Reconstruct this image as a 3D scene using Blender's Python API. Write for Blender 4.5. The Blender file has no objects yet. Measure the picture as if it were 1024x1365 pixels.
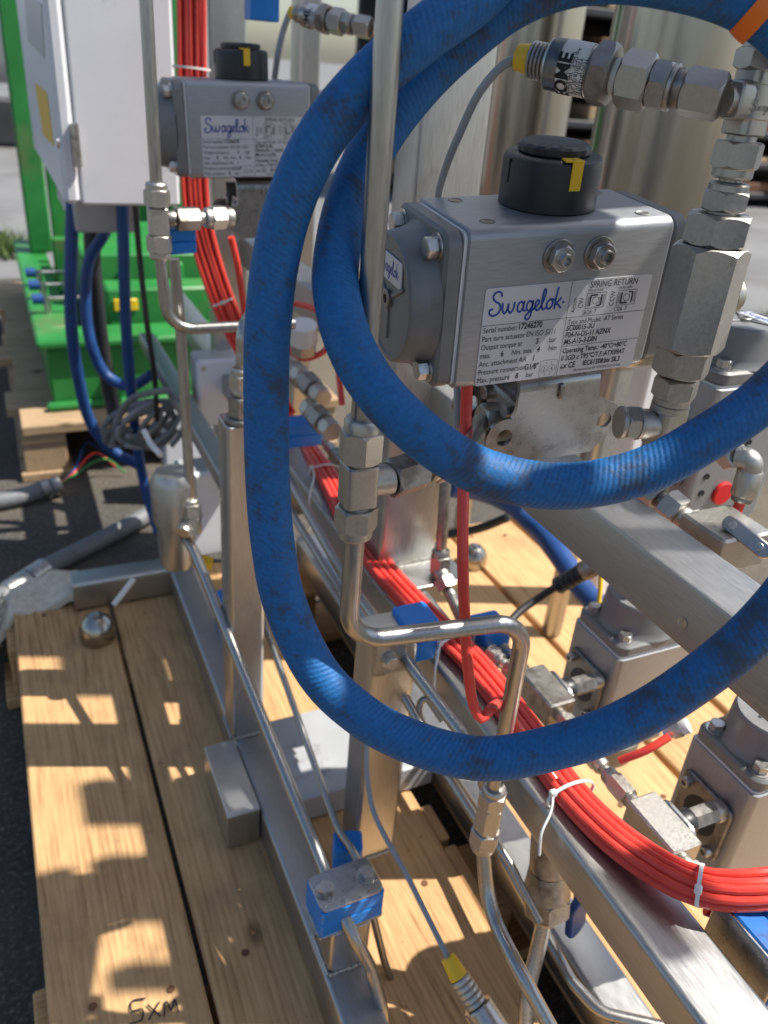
import bpy, bmesh, math, random
from mathutils import Vector, Matrix
random.seed(7)
R = math.radians
scn = bpy.context.scene
COL = scn.collection
V = Vector

# ------------------------------------------------------------------ camera
CAMZ = 0.964
AX_X = V((0.91021452, -0.137227, 0.39074069))      # rows: world axes in camera space (x right, y down, z forward)
AX_Y = V((-0.40686197, -0.47237978, 0.78186999))
AX_Z = V((0.07728433, -0.87064694, -0.48579938))
FPX = 1080.0
cd = bpy.data.cameras.new('camera'); cam = bpy.data.objects.new('camera', cd); COL.objects.link(cam)
right = V((AX_X.x, AX_Y.x, AX_Z.x)); down = V((AX_X.y, AX_Y.y, AX_Z.y)); fwd = V((AX_X.z, AX_Y.z, AX_Z.z))
m = Matrix((( right.x, -down.x, -fwd.x, 0), (right.y, -down.y, -fwd.y, 0), (right.z, -down.z, -fwd.z, CAMZ), (0, 0, 0, 1)))
cam.matrix_world = m
cd.sensor_fit = 'VERTICAL'; cd.sensor_height = 36.0; cd.sensor_width = 27.0
cd.lens = FPX / 1365.0 * 36.0
cd.clip_start = 0.02; cd.clip_end = 500
cd.dof.use_dof = True; cd.dof.focus_distance = 0.50; cd.dof.aperture_fstop = 8.5
scn.camera = cam

# ------------------------------------------------------------------ light
SUN_AZ = R(-20); SUN_EL = R(56)
sd = V((math.cos(SUN_AZ) * math.cos(SUN_EL), math.sin(SUN_AZ) * math.cos(SUN_EL), math.sin(SUN_EL)))
w = bpy.data.worlds.new('World'); scn.world = w; w.use_nodes = True
nt = w.node_tree; bg = nt.nodes['Background']
sky = nt.nodes.new('ShaderNodeTexSky'); sky.sky_type = 'NISHITA'; sky.sun_disc = False
sky.sun_elevation = SUN_EL; sky.sun_rotation = math.pi / 2 - SUN_AZ
sky.air_density = 1.0; sky.dust_density = 1.5; sky.ozone_density = 1.0
nt.links.new(sky.outputs[0], bg.inputs[0]); bg.inputs[1].default_value = 0.10
sl = bpy.data.lights.new('sun', 'SUN'); sl.energy = 5.0; sl.angle = R(0.53); sl.color = (1.0, 0.955, 0.88)
so = bpy.data.objects.new('sun', sl); COL.objects.link(so); so.rotation_euler = sd.to_track_quat('Z', 'Y').to_euler(); so.location = (3, -1, 5)
scn.view_settings.view_transform = 'Standard'; scn.view_settings.look = 'None'
scn.view_settings.exposure = 0.6; scn.view_settings.gamma = 1.0; scn.view_settings.use_curve_mapping = False

# ------------------------------------------------------------------ placing helpers
def ray(px, py):
    c = V(((px - 512.0) / FPX, (py - 682.5) / FPX, 1.0))
    return V((AX_X.dot(c), AX_Y.dot(c), AX_Z.dot(c)))
O = V((0, 0, CAMZ))
def D(px, py, d): return O + ray(px, py) * d
def onx(px, py, x): r = ray(px, py); return O + r * (x / r.x)
def ony(px, py, y): r = ray(px, py); return O + r * (y / r.y)
def onz(px, py, z): r = ray(px, py); return O + r * ((z - CAMZ) / r.z)

# ------------------------------------------------------------------ mesh helpers
class MB:
    def __init__(s): s.v = []; s.f = []; s.uv = {}
    def add(s, vs, fs, uvs=None):
        b = len(s.v); s.v += [tuple(p) for p in vs]
        for i, f in enumerate(fs):
            if uvs is not None: s.uv[len(s.f)] = uvs[i]
            s.f.append(tuple(b + k for k in f))
        return s
    def mesh(s, name, shift=V((0, 0, 0)), sharp=32):
        me = bpy.data.meshes.new(name)
        me.from_pydata([(p[0] - shift[0], p[1] - shift[1], p[2] - shift[2]) for p in s.v], [], s.f)
        me.polygons.foreach_set('use_smooth', [True] * len(me.polygons))
        if s.uv:
            ul = me.uv_layers.new(name='UVMap'); k = 0
            for i, f in enumerate(s.f):
                u = s.uv.get(i)
                for j in range(len(f)):
                    ul.data[k].uv = u[j] if u else (0, 0); k += 1
        me.update()
        me.set_sharp_from_angle(angle=R(sharp))
        return me

SHIFT = {}
def thing(name, label, cat, loc=(0, 0, 0), group=None, local=False, mat=None):
    o = bpy.data.objects.new(name, None); COL.objects.link(o); o.empty_display_size = 0.02
    if mat is not None: o.matrix_world = mat; SHIFT[o.name] = V((0, 0, 0))
    else: o.location = loc; SHIFT[o.name] = V(loc)
    o['label'] = label; o['category'] = cat
    if group: o['group'] = group
    return o
def tag(o, label, cat, group=None):
    o['label'] = label; o['category'] = cat
    if group: o['group'] = group
    return o
def part(name, mb, mat, parent, label=None, sharp=32, kind=None):
    sh = SHIFT[parent.name]
    me = mb.mesh(name, sh, sharp); me.materials.append(mat)
    o = bpy.data.objects.new(name, me); COL.objects.link(o); o.parent = parent; SHIFT[o.name] = sh
    if label: o['label'] = label
    if kind: o['kind'] = kind
    return o
def solo(name, mb, mat, label, cat, group=None, sharp=32):
    n = len(mb.v); c = V((sum(p[0] for p in mb.v) / n, sum(p[1] for p in mb.v) / n, min(p[2] for p in mb.v)))
    me = mb.mesh(name, c, sharp); me.materials.append(mat)
    o = bpy.data.objects.new(name, me); COL.objects.link(o); o.location = c; SHIFT[o.name] = c
    return tag(o, label, cat, group)
def struct(name, mb, mat, kind='structure', sharp=32):
    me = mb.mesh(name, V((0, 0, 0)), sharp); me.materials.append(mat)
    o = bpy.data.objects.new(name, me); COL.objects.link(o); o['kind'] = kind; SHIFT[o.name] = V((0, 0, 0)); return o
def copy_tree(o, parent=None):
    c = o.copy(); COL.objects.link(c)
    if parent: c.parent = parent
    for ch in o.children: copy_tree(ch, c)
    return c

def basis(d, up=None):
    d = V(d).normalized()
    u = V(up) if up is not None else (V((0, 0, 1)) if abs(d.z) < 0.9 else V((0, 1, 0)))
    x = u.cross(d)
    if x.length < 1e-5: x = V((1, 0, 0)).cross(d)
    x.normalize(); y = d.cross(x); return x, y, d
def frame(o, z, up=None):
    x, y, z = basis(z, up); return (V(o), x, y, z)

def rrect(wd, ht, r, n=4, cx=0, cy=0):
    r = min(r, wd / 2 - 1e-5, ht / 2 - 1e-5); out = []
    for (sx, sy, a0) in ((1, 1, 0), (-1, 1, 90), (-1, -1, 180), (1, -1, 270)):
        for i in range(n + 1):
            a = R(a0 + 90 * i / n)
            out.append((cx + sx * (wd / 2 - r) + r * math.cos(a), cy + sy * (ht / 2 - r) + r * math.sin(a)))
    return out
def circle(r, n=24, cx=0, cy=0, ph=0): return [(cx + r * math.cos(2 * math.pi * i / n + ph), cy + r * math.sin(2 * math.pi * i / n + ph)) for i in range(n)]
def inset(o, d):
    n = len(o); res = []
    area = sum(o[i][0] * o[(i + 1) % n][1] - o[(i + 1) % n][0] * o[i][1] for i in range(n)); sg = 1 if area > 0 else -1
    for i in range(n):
        p, q, r_ = V(o[i - 1]), V(o[i]), V(o[(i + 1) % n])
        e1 = (q - p); e2 = (r_ - q)
        if e1.length < 1e-9: e1 = e2
        if e2.length < 1e-9: e2 = e1
        e1.normalize(); e2.normalize()
        n1 = V((-e1.y, e1.x)) * sg; n2 = V((-e2.y, e2.x)) * sg
        b = n1 + n2; L = b.length_squared
        b = b * (2 / L) if L > 0.3 else n1
        res.append((q.x + b.x * d, q.y + b.y * d))
    return res
def rings(mb, loops, closed_caps=(True, True)):
    n = len(loops[0]); vs = [p for l in loops for p in l]; fs = []
    for k in range(len(loops) - 1):
        for i in range(n):
            j = (i + 1) % n; fs.append((k * n + i, k * n + j, (k + 1) * n + j, (k + 1) * n + i))
    if closed_caps[0]: fs.append(tuple(reversed(range(n))))
    if closed_caps[1]: fs.append(tuple((len(loops) - 1) * n + i for i in range(n)))
    mb.add(vs, fs); return mb
def prism(mb, fr, outline, t0, t1, bev=0.0):
    o, x, y, z = fr
    L = []
    def lp(ol, t): return [o + x * p[0] + y * p[1] + z * t for p in ol]
    if bev > 0:
        i = inset(outline, bev)
        L = [lp(i, t0), lp(outline, t0 + bev), lp(outline, t1 - bev), lp(i, t1)]
    else: L = [lp(outline, t0), lp(outline, t1)]
    return rings(mb, L)
def box(mb, lo, hi, bev=0.002):
    lo, hi = V(lo), V(hi); c = (lo + hi) / 2; s = hi - lo
    b = min(bev, s.x * .3, s.y * .3, s.z * .3)
    return prism(mb, (V((c.x, c.y, 0)), V((1, 0, 0)), V((0, 1, 0)), V((0, 0, 1))), rrect(s.x, s.y, b, 1), lo.z, hi.z, b)
def obox(mb, fr, wx, wy, wz, bev=0.002):
    o, x, y, z = fr
    return prism(mb, fr, rrect(wx, wy, bev * 1.5, 2), -wz / 2, wz / 2, bev)
def lathe(mb, fr, prof, n=28):
    o, x, y, z = fr; L = []
    for r, t in prof:
        L.append([o + x * (r * math.cos(2 * math.pi * i / n)) + y * (r * math.sin(2 * math.pi * i / n)) + z * t for i in range(n)])
    return rings(mb, L)
def hexagon(mb, fr, af, t0, t1, ch=None, ph=0.0):
    """hex nut with the round chamfer machined on both ends"""
    rc = af / math.sqrt(3); ch = ch if ch is not None else 0.12 * af
    ri = af / 2 * 0.97
    o, x, y, z = fr; N = 36
    def lp(f, t0_): return [o + x * (f(a)[0] * math.cos(a)) + y * (f(a)[0] * math.sin(a)) + z * f(a)[1] for a in [2 * math.pi * i / N + ph for i in range(N)]]
    def hr(a): aa = (a - ph) % (math.pi / 3) - math.pi / 6; return (af / 2) / math.cos(aa)
    dr = rc - ri
    k = ch / dr if dr > 0 else 0
    def e0(a): return (hr(a), t0 + max(0, (hr(a) - ri)) * k * .6)
    def e1(a): return (hr(a), t1 - max(0, (hr(a) - ri)) * k * .6)
    return rings(mb, [lp(lambda a: (ri, t0), 0), lp(e0, 0), lp(e1, 0), lp(lambda a: (ri, t1), 0)])
def crom(P, step=0.004, closed=False):
    P = [V(p) for p in P]; out = []
    Q = [P[0] * 2 - P[1]] + P + [P[-1] * 2 - P[-2]]
    for i in range(1, len(Q) - 2):
        p0, p1, p2, p3 = Q[i - 1], Q[i], Q[i + 1], Q[i + 2]
        t0 = 0; t1 = t0 + max(1e-6, (p1 - p0).length) ** .5; t2 = t1 + max(1e-6, (p2 - p1).length) ** .5; t3 = t2 + max(1e-6, (p3 - p2).length) ** .5
        n = max(2, int((p2 - p1).length / step))
        for k in range(n):
            t = t1 + (t2 - t1) * k / n
            a1 = p0 * ((t1 - t) / (t1 - t0)) + p1 * ((t - t0) / (t1 - t0)); a2 = p1 * ((t2 - t) / (t2 - t1)) + p2 * ((t - t1) / (t2 - t1)); a3 = p2 * ((t3 - t) / (t3 - t2)) + p3 * ((t - t2) / (t3 - t2))
            b1 = a1 * ((t2 - t) / (t2 - t0)) + a2 * ((t - t0) / (t2 - t0)); b2 = a2 * ((t3 - t) / (t3 - t1)) + a3 * ((t - t1) / (t3 - t1))
            out.append(b1 * ((t2 - t) / (t2 - t1)) + b2 * ((t - t1) / (t2 - t1)))
    out.append(P[-1]); return out
def fillet(P, rad, n=8):
    P = [V(p) for p in P]; out = [P[0]]
    for i in range(1, len(P) - 1):
        a = (P[i - 1] - P[i]); b = (P[i + 1] - P[i]); la, lb = a.length, b.length; a.normalize(); b.normalize()
        ang = a.angle(b)
        if ang > R(176): out.append(P[i]); continue
        d = min(rad / math.tan(ang / 2), la * .48, lb * .48); rr = d * math.tan(ang / 2)
        bis = (a + b).normalized(); c = P[i] + bis * (rr / math.sin(ang / 2))
        s = P[i] + a * d - c; e = P[i] + b * d - c; th = s.angle(e); ax = s.cross(e).normalized()
        for k in range(n + 1): out.append(c + Matrix.Rotation(th * k / n, 3, ax) @ s)
    out.append(P[-1]); return out
def sweep(mb, path, r, n=14, cap=True, uvl=True):
    path = [V(p) for p in path]; N = len(path)
    t = (path[1] - path[0]).normalized(); x, y, _ = basis(t); vs = []; Ls = [0.0]
    for i in range(N):
        if i > 0: Ls.append(Ls[-1] + (path[i] - path[i - 1]).length)
        t2 = (path[min(i + 1, N - 1)] - path[max(i - 1, 0)]).normalized()
        q = t.rotation_difference(t2); x = q @ x; x = (x - t2 * x.dot(t2)).normalized(); y = t2.cross(x); t = t2
        rr = r(i / (N - 1)) if callable(r) else r
        for k in range(n):
            a = 2 * math.pi * k / n; vs.append(path[i] + x * (rr * math.cos(a)) + y * (rr * math.sin(a)))
    fs = []; us = []
    for i in range(N - 1):
        for k in range(n):
            j = (k + 1) % n; fs.append((i * n + k, i * n + j, (i + 1) * n + j, (i + 1) * n + k))
            us.append(((k / n, Ls[i]), ((k + 1) / n, Ls[i]), ((k + 1) / n, Ls[i + 1]), (k / n, Ls[i + 1])))
    if cap:
        fs.append(tuple(reversed(range(n)))); us.append([(0, 0)] * n)
        fs.append(tuple((N - 1) * n + k for k in range(n))); us.append([(0, 0)] * n)
    mb.add(vs, fs, us if uvl else None); return mb
def plate(mb, fr, outer, holes, t0, t1):
    """flat plate with holes cut through it"""
    bm = bmesh.new(); es = []
    for lp in [outer] + holes:
        vs = [bm.verts.new((p[0], p[1], 0)) for p in lp]
        for i in range(len(vs)): es.append(bm.edges.new((vs[i], vs[(i + 1) % len(vs)])))
    bmesh.ops.triangle_fill(bm, use_beauty=True, use_dissolve=False, edges=es)
    bm.normal_update()
    g = bmesh.ops.extrude_face_region(bm, geom=bm.faces[:])
    for e in g['geom']:
        if isinstance(e, bmesh.types.BMVert): e.co.z = 1
    bmesh.ops.recalc_face_normals(bm, faces=bm.faces[:])
    bm.verts.index_update(); o, x, y, z = fr
    mb.add([o + x * v.co.x + y * v.co.y + z * (t0 if v.co.z < .5 else t1) for v in bm.verts], [tuple(v.index for v in f.verts) for f in bm.faces]); bm.free()
    return mb
_tc = {}
def text2d(s, size, align='LEFT', off=0.0):
    k = (s, size, align, off)
    if k in _tc: return _tc[k]
    cu = bpy.data.curves.new('t', 'FONT'); cu.body = s; cu.size = size; cu.align_x = align; cu.resolution_u = 3; cu.offset = off
    o = bpy.data.objects.new('t', cu); COL.objects.link(o)
    dg = bpy.context.evaluated_depsgraph_get(); e = o.evaluated_get(dg); me = e.to_mesh()
    r = ([(v.co.x, v.co.y) for v in me.vertices], [tuple(p.vertices) for p in me.polygons])
    e.to_mesh_clear(); bpy.data.objects.remove(o); bpy.data.curves.remove(cu)
    _tc[k] = r; return r
def put_text(mb, fr, s, size, px=0, py=0, align='LEFT', rot=0, sx=1.0, off=0.0, h=0.0):
    vs, fs = text2d(s, size, align, off); o, x, y, z = fr; c, sn = math.cos(rot), math.sin(rot)
    mb.add([o + x * (px + (p[0] * sx) * c - p[1] * sn) + y * (py + (p[0] * sx) * sn + p[1] * c) + z * h for p in vs], fs)
def ribbon(mb, fr, pts, wd, step, h=0.0):
    P = crom([V((p[0], p[1], 0)) for p in pts], step); o, x, y, z = fr; vs = []; fs = []
    for i, p in enumerate(P):
        t = (P[min(i + 1, len(P) - 1)] - P[max(i - 1, 0)]).normalized(); nn = V((-t.y, t.x, 0)) * (wd / 2)
        if i == 0: p = p - t * wd * .3
        if i == len(P) - 1: p = p + t * wd * .3
        for q in (p + nn, p - nn): vs.append(o + x * q.x + y * q.y + z * h)
    for i in range(len(P) - 1): fs.append((2 * i + 1, 2 * i + 3, 2 * i + 2, 2 * i))
    mb.add(vs, fs)
SCRIPT = [[(1.0, 1.62), (0.85, 1.95), (0.5, 2.05), (0.2, 1.85), (0.15, 1.5), (0.4, 1.2), (0.8, 0.95), (0.98, 0.5), (0.75, 0.05), (0.3, -0.1), (-0.05, 0.1), (-0.05, .45), (.2, .5)],
          [(1.15, 0.95), (1.22, 0.3), (1.42, 0.02), (1.65, 0.3), (1.75, .85)], [(1.75, .85), (1.8, .25), (2.0, 0.02), (2.25, .3), (2.35, .95)],
          [(3.18, .82), (2.95, .96), (2.7, .6), (2.75, .15), (2.98, 0.02), (3.2, .3), (3.28, .9)], [(3.3, .95), (3.27, .25), (3.5, 0.05)],
          [(4.08, .82), (3.85, .96), (3.6, .6), (3.65, .2), (3.9, .06), (4.12, .35), (4.18, .9)], [(4.2, .95), (4.17, 0), (4.05, -.6), (3.8, -.78), (3.6, -.55), (3.85, -.15), (4.35, .15), (4.7, .5), (4.85, .8), (4.68, .98), (4.48, .7), (4.52, .2), (4.78, 0), (5.08, .3)],
          [(5.05, .3), (5.33, 1.1), (5.38, 1.75), (5.25, 1.95), (5.14, 1.5), (5.16, .4), (5.34, 0.0), (5.55, .15)],
          [(5.98, .95), (5.7, .72), (5.68, .25), (5.93, 0.02), (6.2, .3), (6.22, .72), (5.98, .95), (6.4, .85)],
          [(6.62, 1.95), (6.52, 1.0), (6.5, 0)], [(7.05, .98), (6.85, .7), (6.58, .48), (6.85, .35), (7.15, 0.02)], [(7.3, .52), (7.37, .58)]]
def script_logo(mb, fr, px, py, width, h):
    k = width / 7.45
    for st in SCRIPT: ribbon(mb, fr, [(px + a * k, py + b * k) for a, b in st], .19 * k, .09 * k, h)

# ------------------------------------------------------------------ materials
def newmat(name):
    ma = bpy.data.materials.new(name); ma.use_nodes = True; n = ma.node_tree.nodes; b = n['Principled BSDF']; return ma, ma.node_tree, b
def node(t, k, **kw):
    x = t.nodes.new(k)
    for a, v in kw.items(): setattr(x, a, v)
    return x
def ramp(t, fac, stops):
    r = t.nodes.new('ShaderNodeValToRGB'); e = r.color_ramp.elements
    while len(e) < len(stops): e.new(0.5)
    for i, (p, c) in enumerate(stops): e[i].position = p; e[i].color = c if len(c) == 4 else (*c, 1)
    t.links.new(fac, r.inputs[0]); return r.outputs[0]
def noise(t, scale, detail=4, rough=.55, vec=None, stretch=None, co='Object', dist=0.0):
    tc = t.nodes.new('ShaderNodeTexCoord'); v = vec or tc.outputs[co]
    if stretch:
        mp = t.nodes.new('ShaderNodeMapping'); mp.inputs['Scale'].default_value = stretch; t.links.new(v, mp.inputs[0]); v = mp.outputs[0]
    n = t.nodes.new('ShaderNodeTexNoise'); n.inputs['Scale'].default_value = scale; n.inputs['Detail'].default_value = detail; n.inputs['Roughness'].default_value = rough; n.inputs['Distortion'].default_value = dist
    t.links.new(v, n.inputs['Vector']); return n.outputs['Fac']
def mix(t, fac, a, b, bt='MIX'):
    mx = t.nodes.new('ShaderNodeMix'); mx.data_type = 'RGBA'; mx.blend_type = bt
    for s, val in ((0, fac), (6, a), (7, b)):
        if hasattr(val, 'is_linked'): t.links.new(val, mx.inputs[s])
        elif s == 0: mx.inputs[0].default_value = val
        else: mx.inputs[s].default_value = val if len(val) == 4 else (*val, 1)
    return mx.outputs[2]
def bump(t, b, h, strength=.2, dist=.001):
    n = t.nodes.new('ShaderNodeBump'); n.inputs['Strength'].default_value = strength; n.inputs['Distance'].default_value = dist
    t.links.new(h, n.inputs['Height']); t.links.new(n.outputs[0], b.inputs['Normal'])
def metal(name, c0, c1, r0, r1, stretch=(1, 1, 1), scale=40, metallic=1.0, bmp=.15, grime=(0.16, 0.13, 0.10), gthr=.66, gscale=14):
    ma, t, b = newmat(name); b.inputs['Metallic'].default_value = metallic
    n1 = noise(t, scale, 5, .6, stretch=stretch); n2 = noise(t, gscale, 6, .65)
    col = ramp(t, n1, [(.3, c0), (.7, c1)])
    g = ramp(t, n2, [(gthr - .06, (0, 0, 0)), (gthr + .12, (.7, .7, .7))])
    t.links.new(mix(t, g, col, grime), b.inputs['Base Color'])
    t.links.new(ramp(t, n1, [(.25, (r0,) * 3), (.75, (r1,) * 3)]), b.inputs['Roughness'])
    bump(t, b, n1, bmp, .0004); return ma
def plain(name, c, rough=.5, metallic=0.0, var=.12, scale=30, bmp=.08, dirt=.0, dirtc=(.1, .08, .06), spec=.5):
    ma, t, b = newmat(name); b.inputs['Metallic'].default_value = metallic; b.inputs['Specular IOR Level'].default_value = spec
    n1 = noise(t, scale, 5, .6)
    c0 = tuple(x * (1 - var) for x in c); c1 = tuple(min(1, x * (1 + var)) for x in c)
    col = ramp(t, n1, [(.3, c0), (.7, c1)])
    if dirt > 0:
        g = ramp(t, noise(t, scale * .6, 7, .7), [(.62 - dirt * .2, (0, 0, 0)), (.78 - dirt * .2, (.85,) * 3)]); col = mix(t, g, col, dirtc)
    t.links.new(col, b.inputs['Base Color'])
    t.links.new(ramp(t, n1, [(.2, (max(.05, rough - .1),) * 3), (.8, (min(1, rough + .1),) * 3)]), b.inputs['Roughness'])
    bump(t, b, n1, bmp, .0006); return ma

M = {}
M['tube'] = metal('drawn_stainless', (.36, .35, .33), (.47, .46, .435), .26, .38, stretch=(8, 8, 1), scale=60, gthr=.72)
M['frame'] = metal('brushed_stainless', (.36, .36, .355), (.47, .465, .455), .34, .5, stretch=(14, 1, 14), scale=60, bmp=.12, gthr=.74)
M['post'] = metal('brushed_stainless_upright', (.44, .435, .42), (.58, .57, .55), .30, .44, stretch=(14, 14, 1), scale=60, bmp=.1, gthr=.74)
M['fitting'] = metal('cast_fitting_steel', (.44, .42, .38), (.54, .515, .465), .36, .52, scale=420, bmp=.25, gthr=.70, gscale=90)
M['alu'] = plain('machined_aluminium', (.40, .40, .39), .36, .95, .05, 120, .04, .05)
M['dark_fitting'] = metal('weathered_fitting_steel', (.26, .245, .225), (.40, .38, .35), .36, .55, scale=160, bmp=.25, gthr=.55, gscale=50, grime=(.12, .1, .08))
M['bracket'] = metal('pressed_steel', (.36, .355, .35), (.46, .455, .45), .22, .36, scale=90, bmp=.08, gthr=.74, gscale=30)
M['vessel'] = metal('polished_vessel_steel', (.32, .29, .25), (.46, .43, .38), .16, .28, stretch=(1, 1, .15), scale=12, bmp=.03, gthr=.78, gscale=4)
M['body'] = metal('anodised_aluminium', (.33, .34, .35), (.42, .43, .44), .42, .56, stretch=(1, 10, 10), scale=70, metallic=.75, bmp=.1, gthr=.74, gscale=22)
M['cap'] = plain('grey_cast_paint', (.20, .20, .195), .46, .25, .08, 60, .12, .15)
M['bolt'] = metal('bolt_steel', (.46, .45, .43), (.62, .60, .57), .25, .45, scale=200, gthr=.6, gscale=80)
M['blackp'] = plain('black_plastic', (.018, .019, .022), .42, 0, .2, 60, .1, .15, (.06, .055, .05))
M['yellow'] = plain('yellow_plastic', (.80, .50, .02), .45, 0, .05)
M['bluep'] = plain('blue_clamp_plastic', (.008, .19, .60), .42, 0, .1, 50, .08, .1, (.03, .05, .08))
M['bluepd'] = plain('scuffed_blue_plastic', (.008, .14, .48), .5, 0, .1, 60, .1, .85, (.035, .03, .025))
M['white'] = plain('white_paint', (.68, .69, .72), .42, 0, .04, 12, .03, .1, (.4, .36, .3))
M['tie'] = plain('white_nylon', (.72, .71, .68), .4, 0, .05)
M['label'] = plain('label_film', (.62, .63, .65), .35, .3, .04, 20, .02)
M['ink'] = plain('black_ink', (.012, .012, .014), .5, 0, .05)
M['inkb'] = plain('blue_ink', (.01, .06, .30), .4, 0, .05)
M['green'] = plain('green_paint', (.022, .20, .040), .5, 0, .2, 8, .08, .4, (.12, .14, .06))
M['cable'] = plain('grey_cable', (.30, .315, .335), .5, 0, .1, 60)
M['blackc'] = plain('black_cable', (.022, .022, .024), .5, 0, .15, 60)
M['bluec'] = plain('blue_rubber', (.01, .055, .20), .5, 0, .2, 40)
M['redplug'] = plain('red_plastic', (.62, .02, .02), .4, 0, .06)
M['orange'] = plain('orange_plastic', (.85, .18, .01), .4, 0, .06)
M['conduit'] = plain('grey_conduit', (.17, .175, .18), .5, 0, .12, 40, .1, .3)
M['braid'] = metal('braided_steel', (.25, .25, .24), (.6, .59, .57), .3, .5, scale=700, bmp=.6)
M['grey'] = plain('grey_enclosure', (.42, .43, .44), .45, .2, .06, 20, .03, .1)
M['rope'] = plain('frayed_rope', (.62, .55, .43), .9, 0, .2, 90, .6)

def mk_hose():
    ma, t, b = newmat('blue_rubber_hose')
    uv = node(t, 'ShaderNodeUVMap'); sp = node(t, 'ShaderNodeSeparateXYZ'); t.links.new(uv.outputs[0], sp.inputs[0])
    # slanting wrap ribs: phase = length/pitch + turns
    m1 = node(t, 'ShaderNodeMath', operation='MULTIPLY'); m1.inputs[1].default_value = 2 * math.pi / .0031; t.links.new(sp.outputs[1], m1.inputs[0])
    m2 = node(t, 'ShaderNodeMath', operation='MULTIPLY'); m2.inputs[1].default_value = 2 * math.pi * 9; t.links.new(sp.outputs[0], m2.inputs[0])
    a = node(t, 'ShaderNodeMath', operation='ADD'); t.links.new(m1.outputs[0], a.inputs[0]); t.links.new(m2.outputs[0], a.inputs[1])
    s = node(t, 'ShaderNodeMath', operation='SINE'); t.links.new(a.outputs[0], s.inputs[0])
    fine = noise(t, 420, 4, .6); big = noise(t, 48, 9, .8); big2 = noise(t, 10, 3, .5)
    col = ramp(t, fine, [(.3, (.008, .088, .25)), (.7, (.014, .142, .38))])
    rub = node(t, 'ShaderNodeMath', operation='MULTIPLY_ADD'); t.links.new(fine, rub.inputs[0]); rub.inputs[1].default_value = .22; t.links.new(big, rub.inputs[2])
    r2 = node(t, 'ShaderNodeMath', operation='MULTIPLY_ADD'); t.links.new(big2, r2.inputs[0]); r2.inputs[1].default_value = .35; t.links.new(rub.outputs[0], r2.inputs[2])
    r3 = node(t, 'ShaderNodeMath', operation='MULTIPLY_ADD'); t.links.new(s.outputs[0], r3.inputs[0]); r3.inputs[1].default_value = -.014; t.links.new(r2.outputs[0], r3.inputs[2])
    g = ramp(t, r3.outputs[0], [(.80, (0, 0, 0)), (.86, (.5, .5, .5)), (.93, (.8, .8, .8))])
    t.links.new(mix(t, g, col, (.042, .046, .05)), b.inputs['Base Color'])
    b.inputs['Roughness'].default_value = .58; b.inputs['Specular IOR Level'].default_value = .35
    ad = node(t, 'ShaderNodeMath', operation='MULTIPLY_ADD'); t.links.new(s.outputs[0], ad.inputs[0]); ad.inputs[1].default_value = .22; t.links.new(fine, ad.inputs[2])
    bump(t, b, ad.outputs[0], .6, .0007); return ma
M['hose'] = mk_hose()
def mk_red():
    ma, t, b = newmat('red_polyurethane_tube')
    n1 = noise(t, 30, 3)
    t.links.new(ramp(t, n1, [(.3, (.66, .05, .035)), (.7, (.78, .085, .06))]), b.inputs['Base Color'])
    b.inputs['Roughness'].default_value = .26; b.inputs['Subsurface Weight'].default_value = .35; b.inputs['Subsurface Radius'].default_value = (.006, .0012, .001); b.inputs['Subsurface Scale'].default_value = 1.0
    return ma
M['red'] = mk_red()
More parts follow.
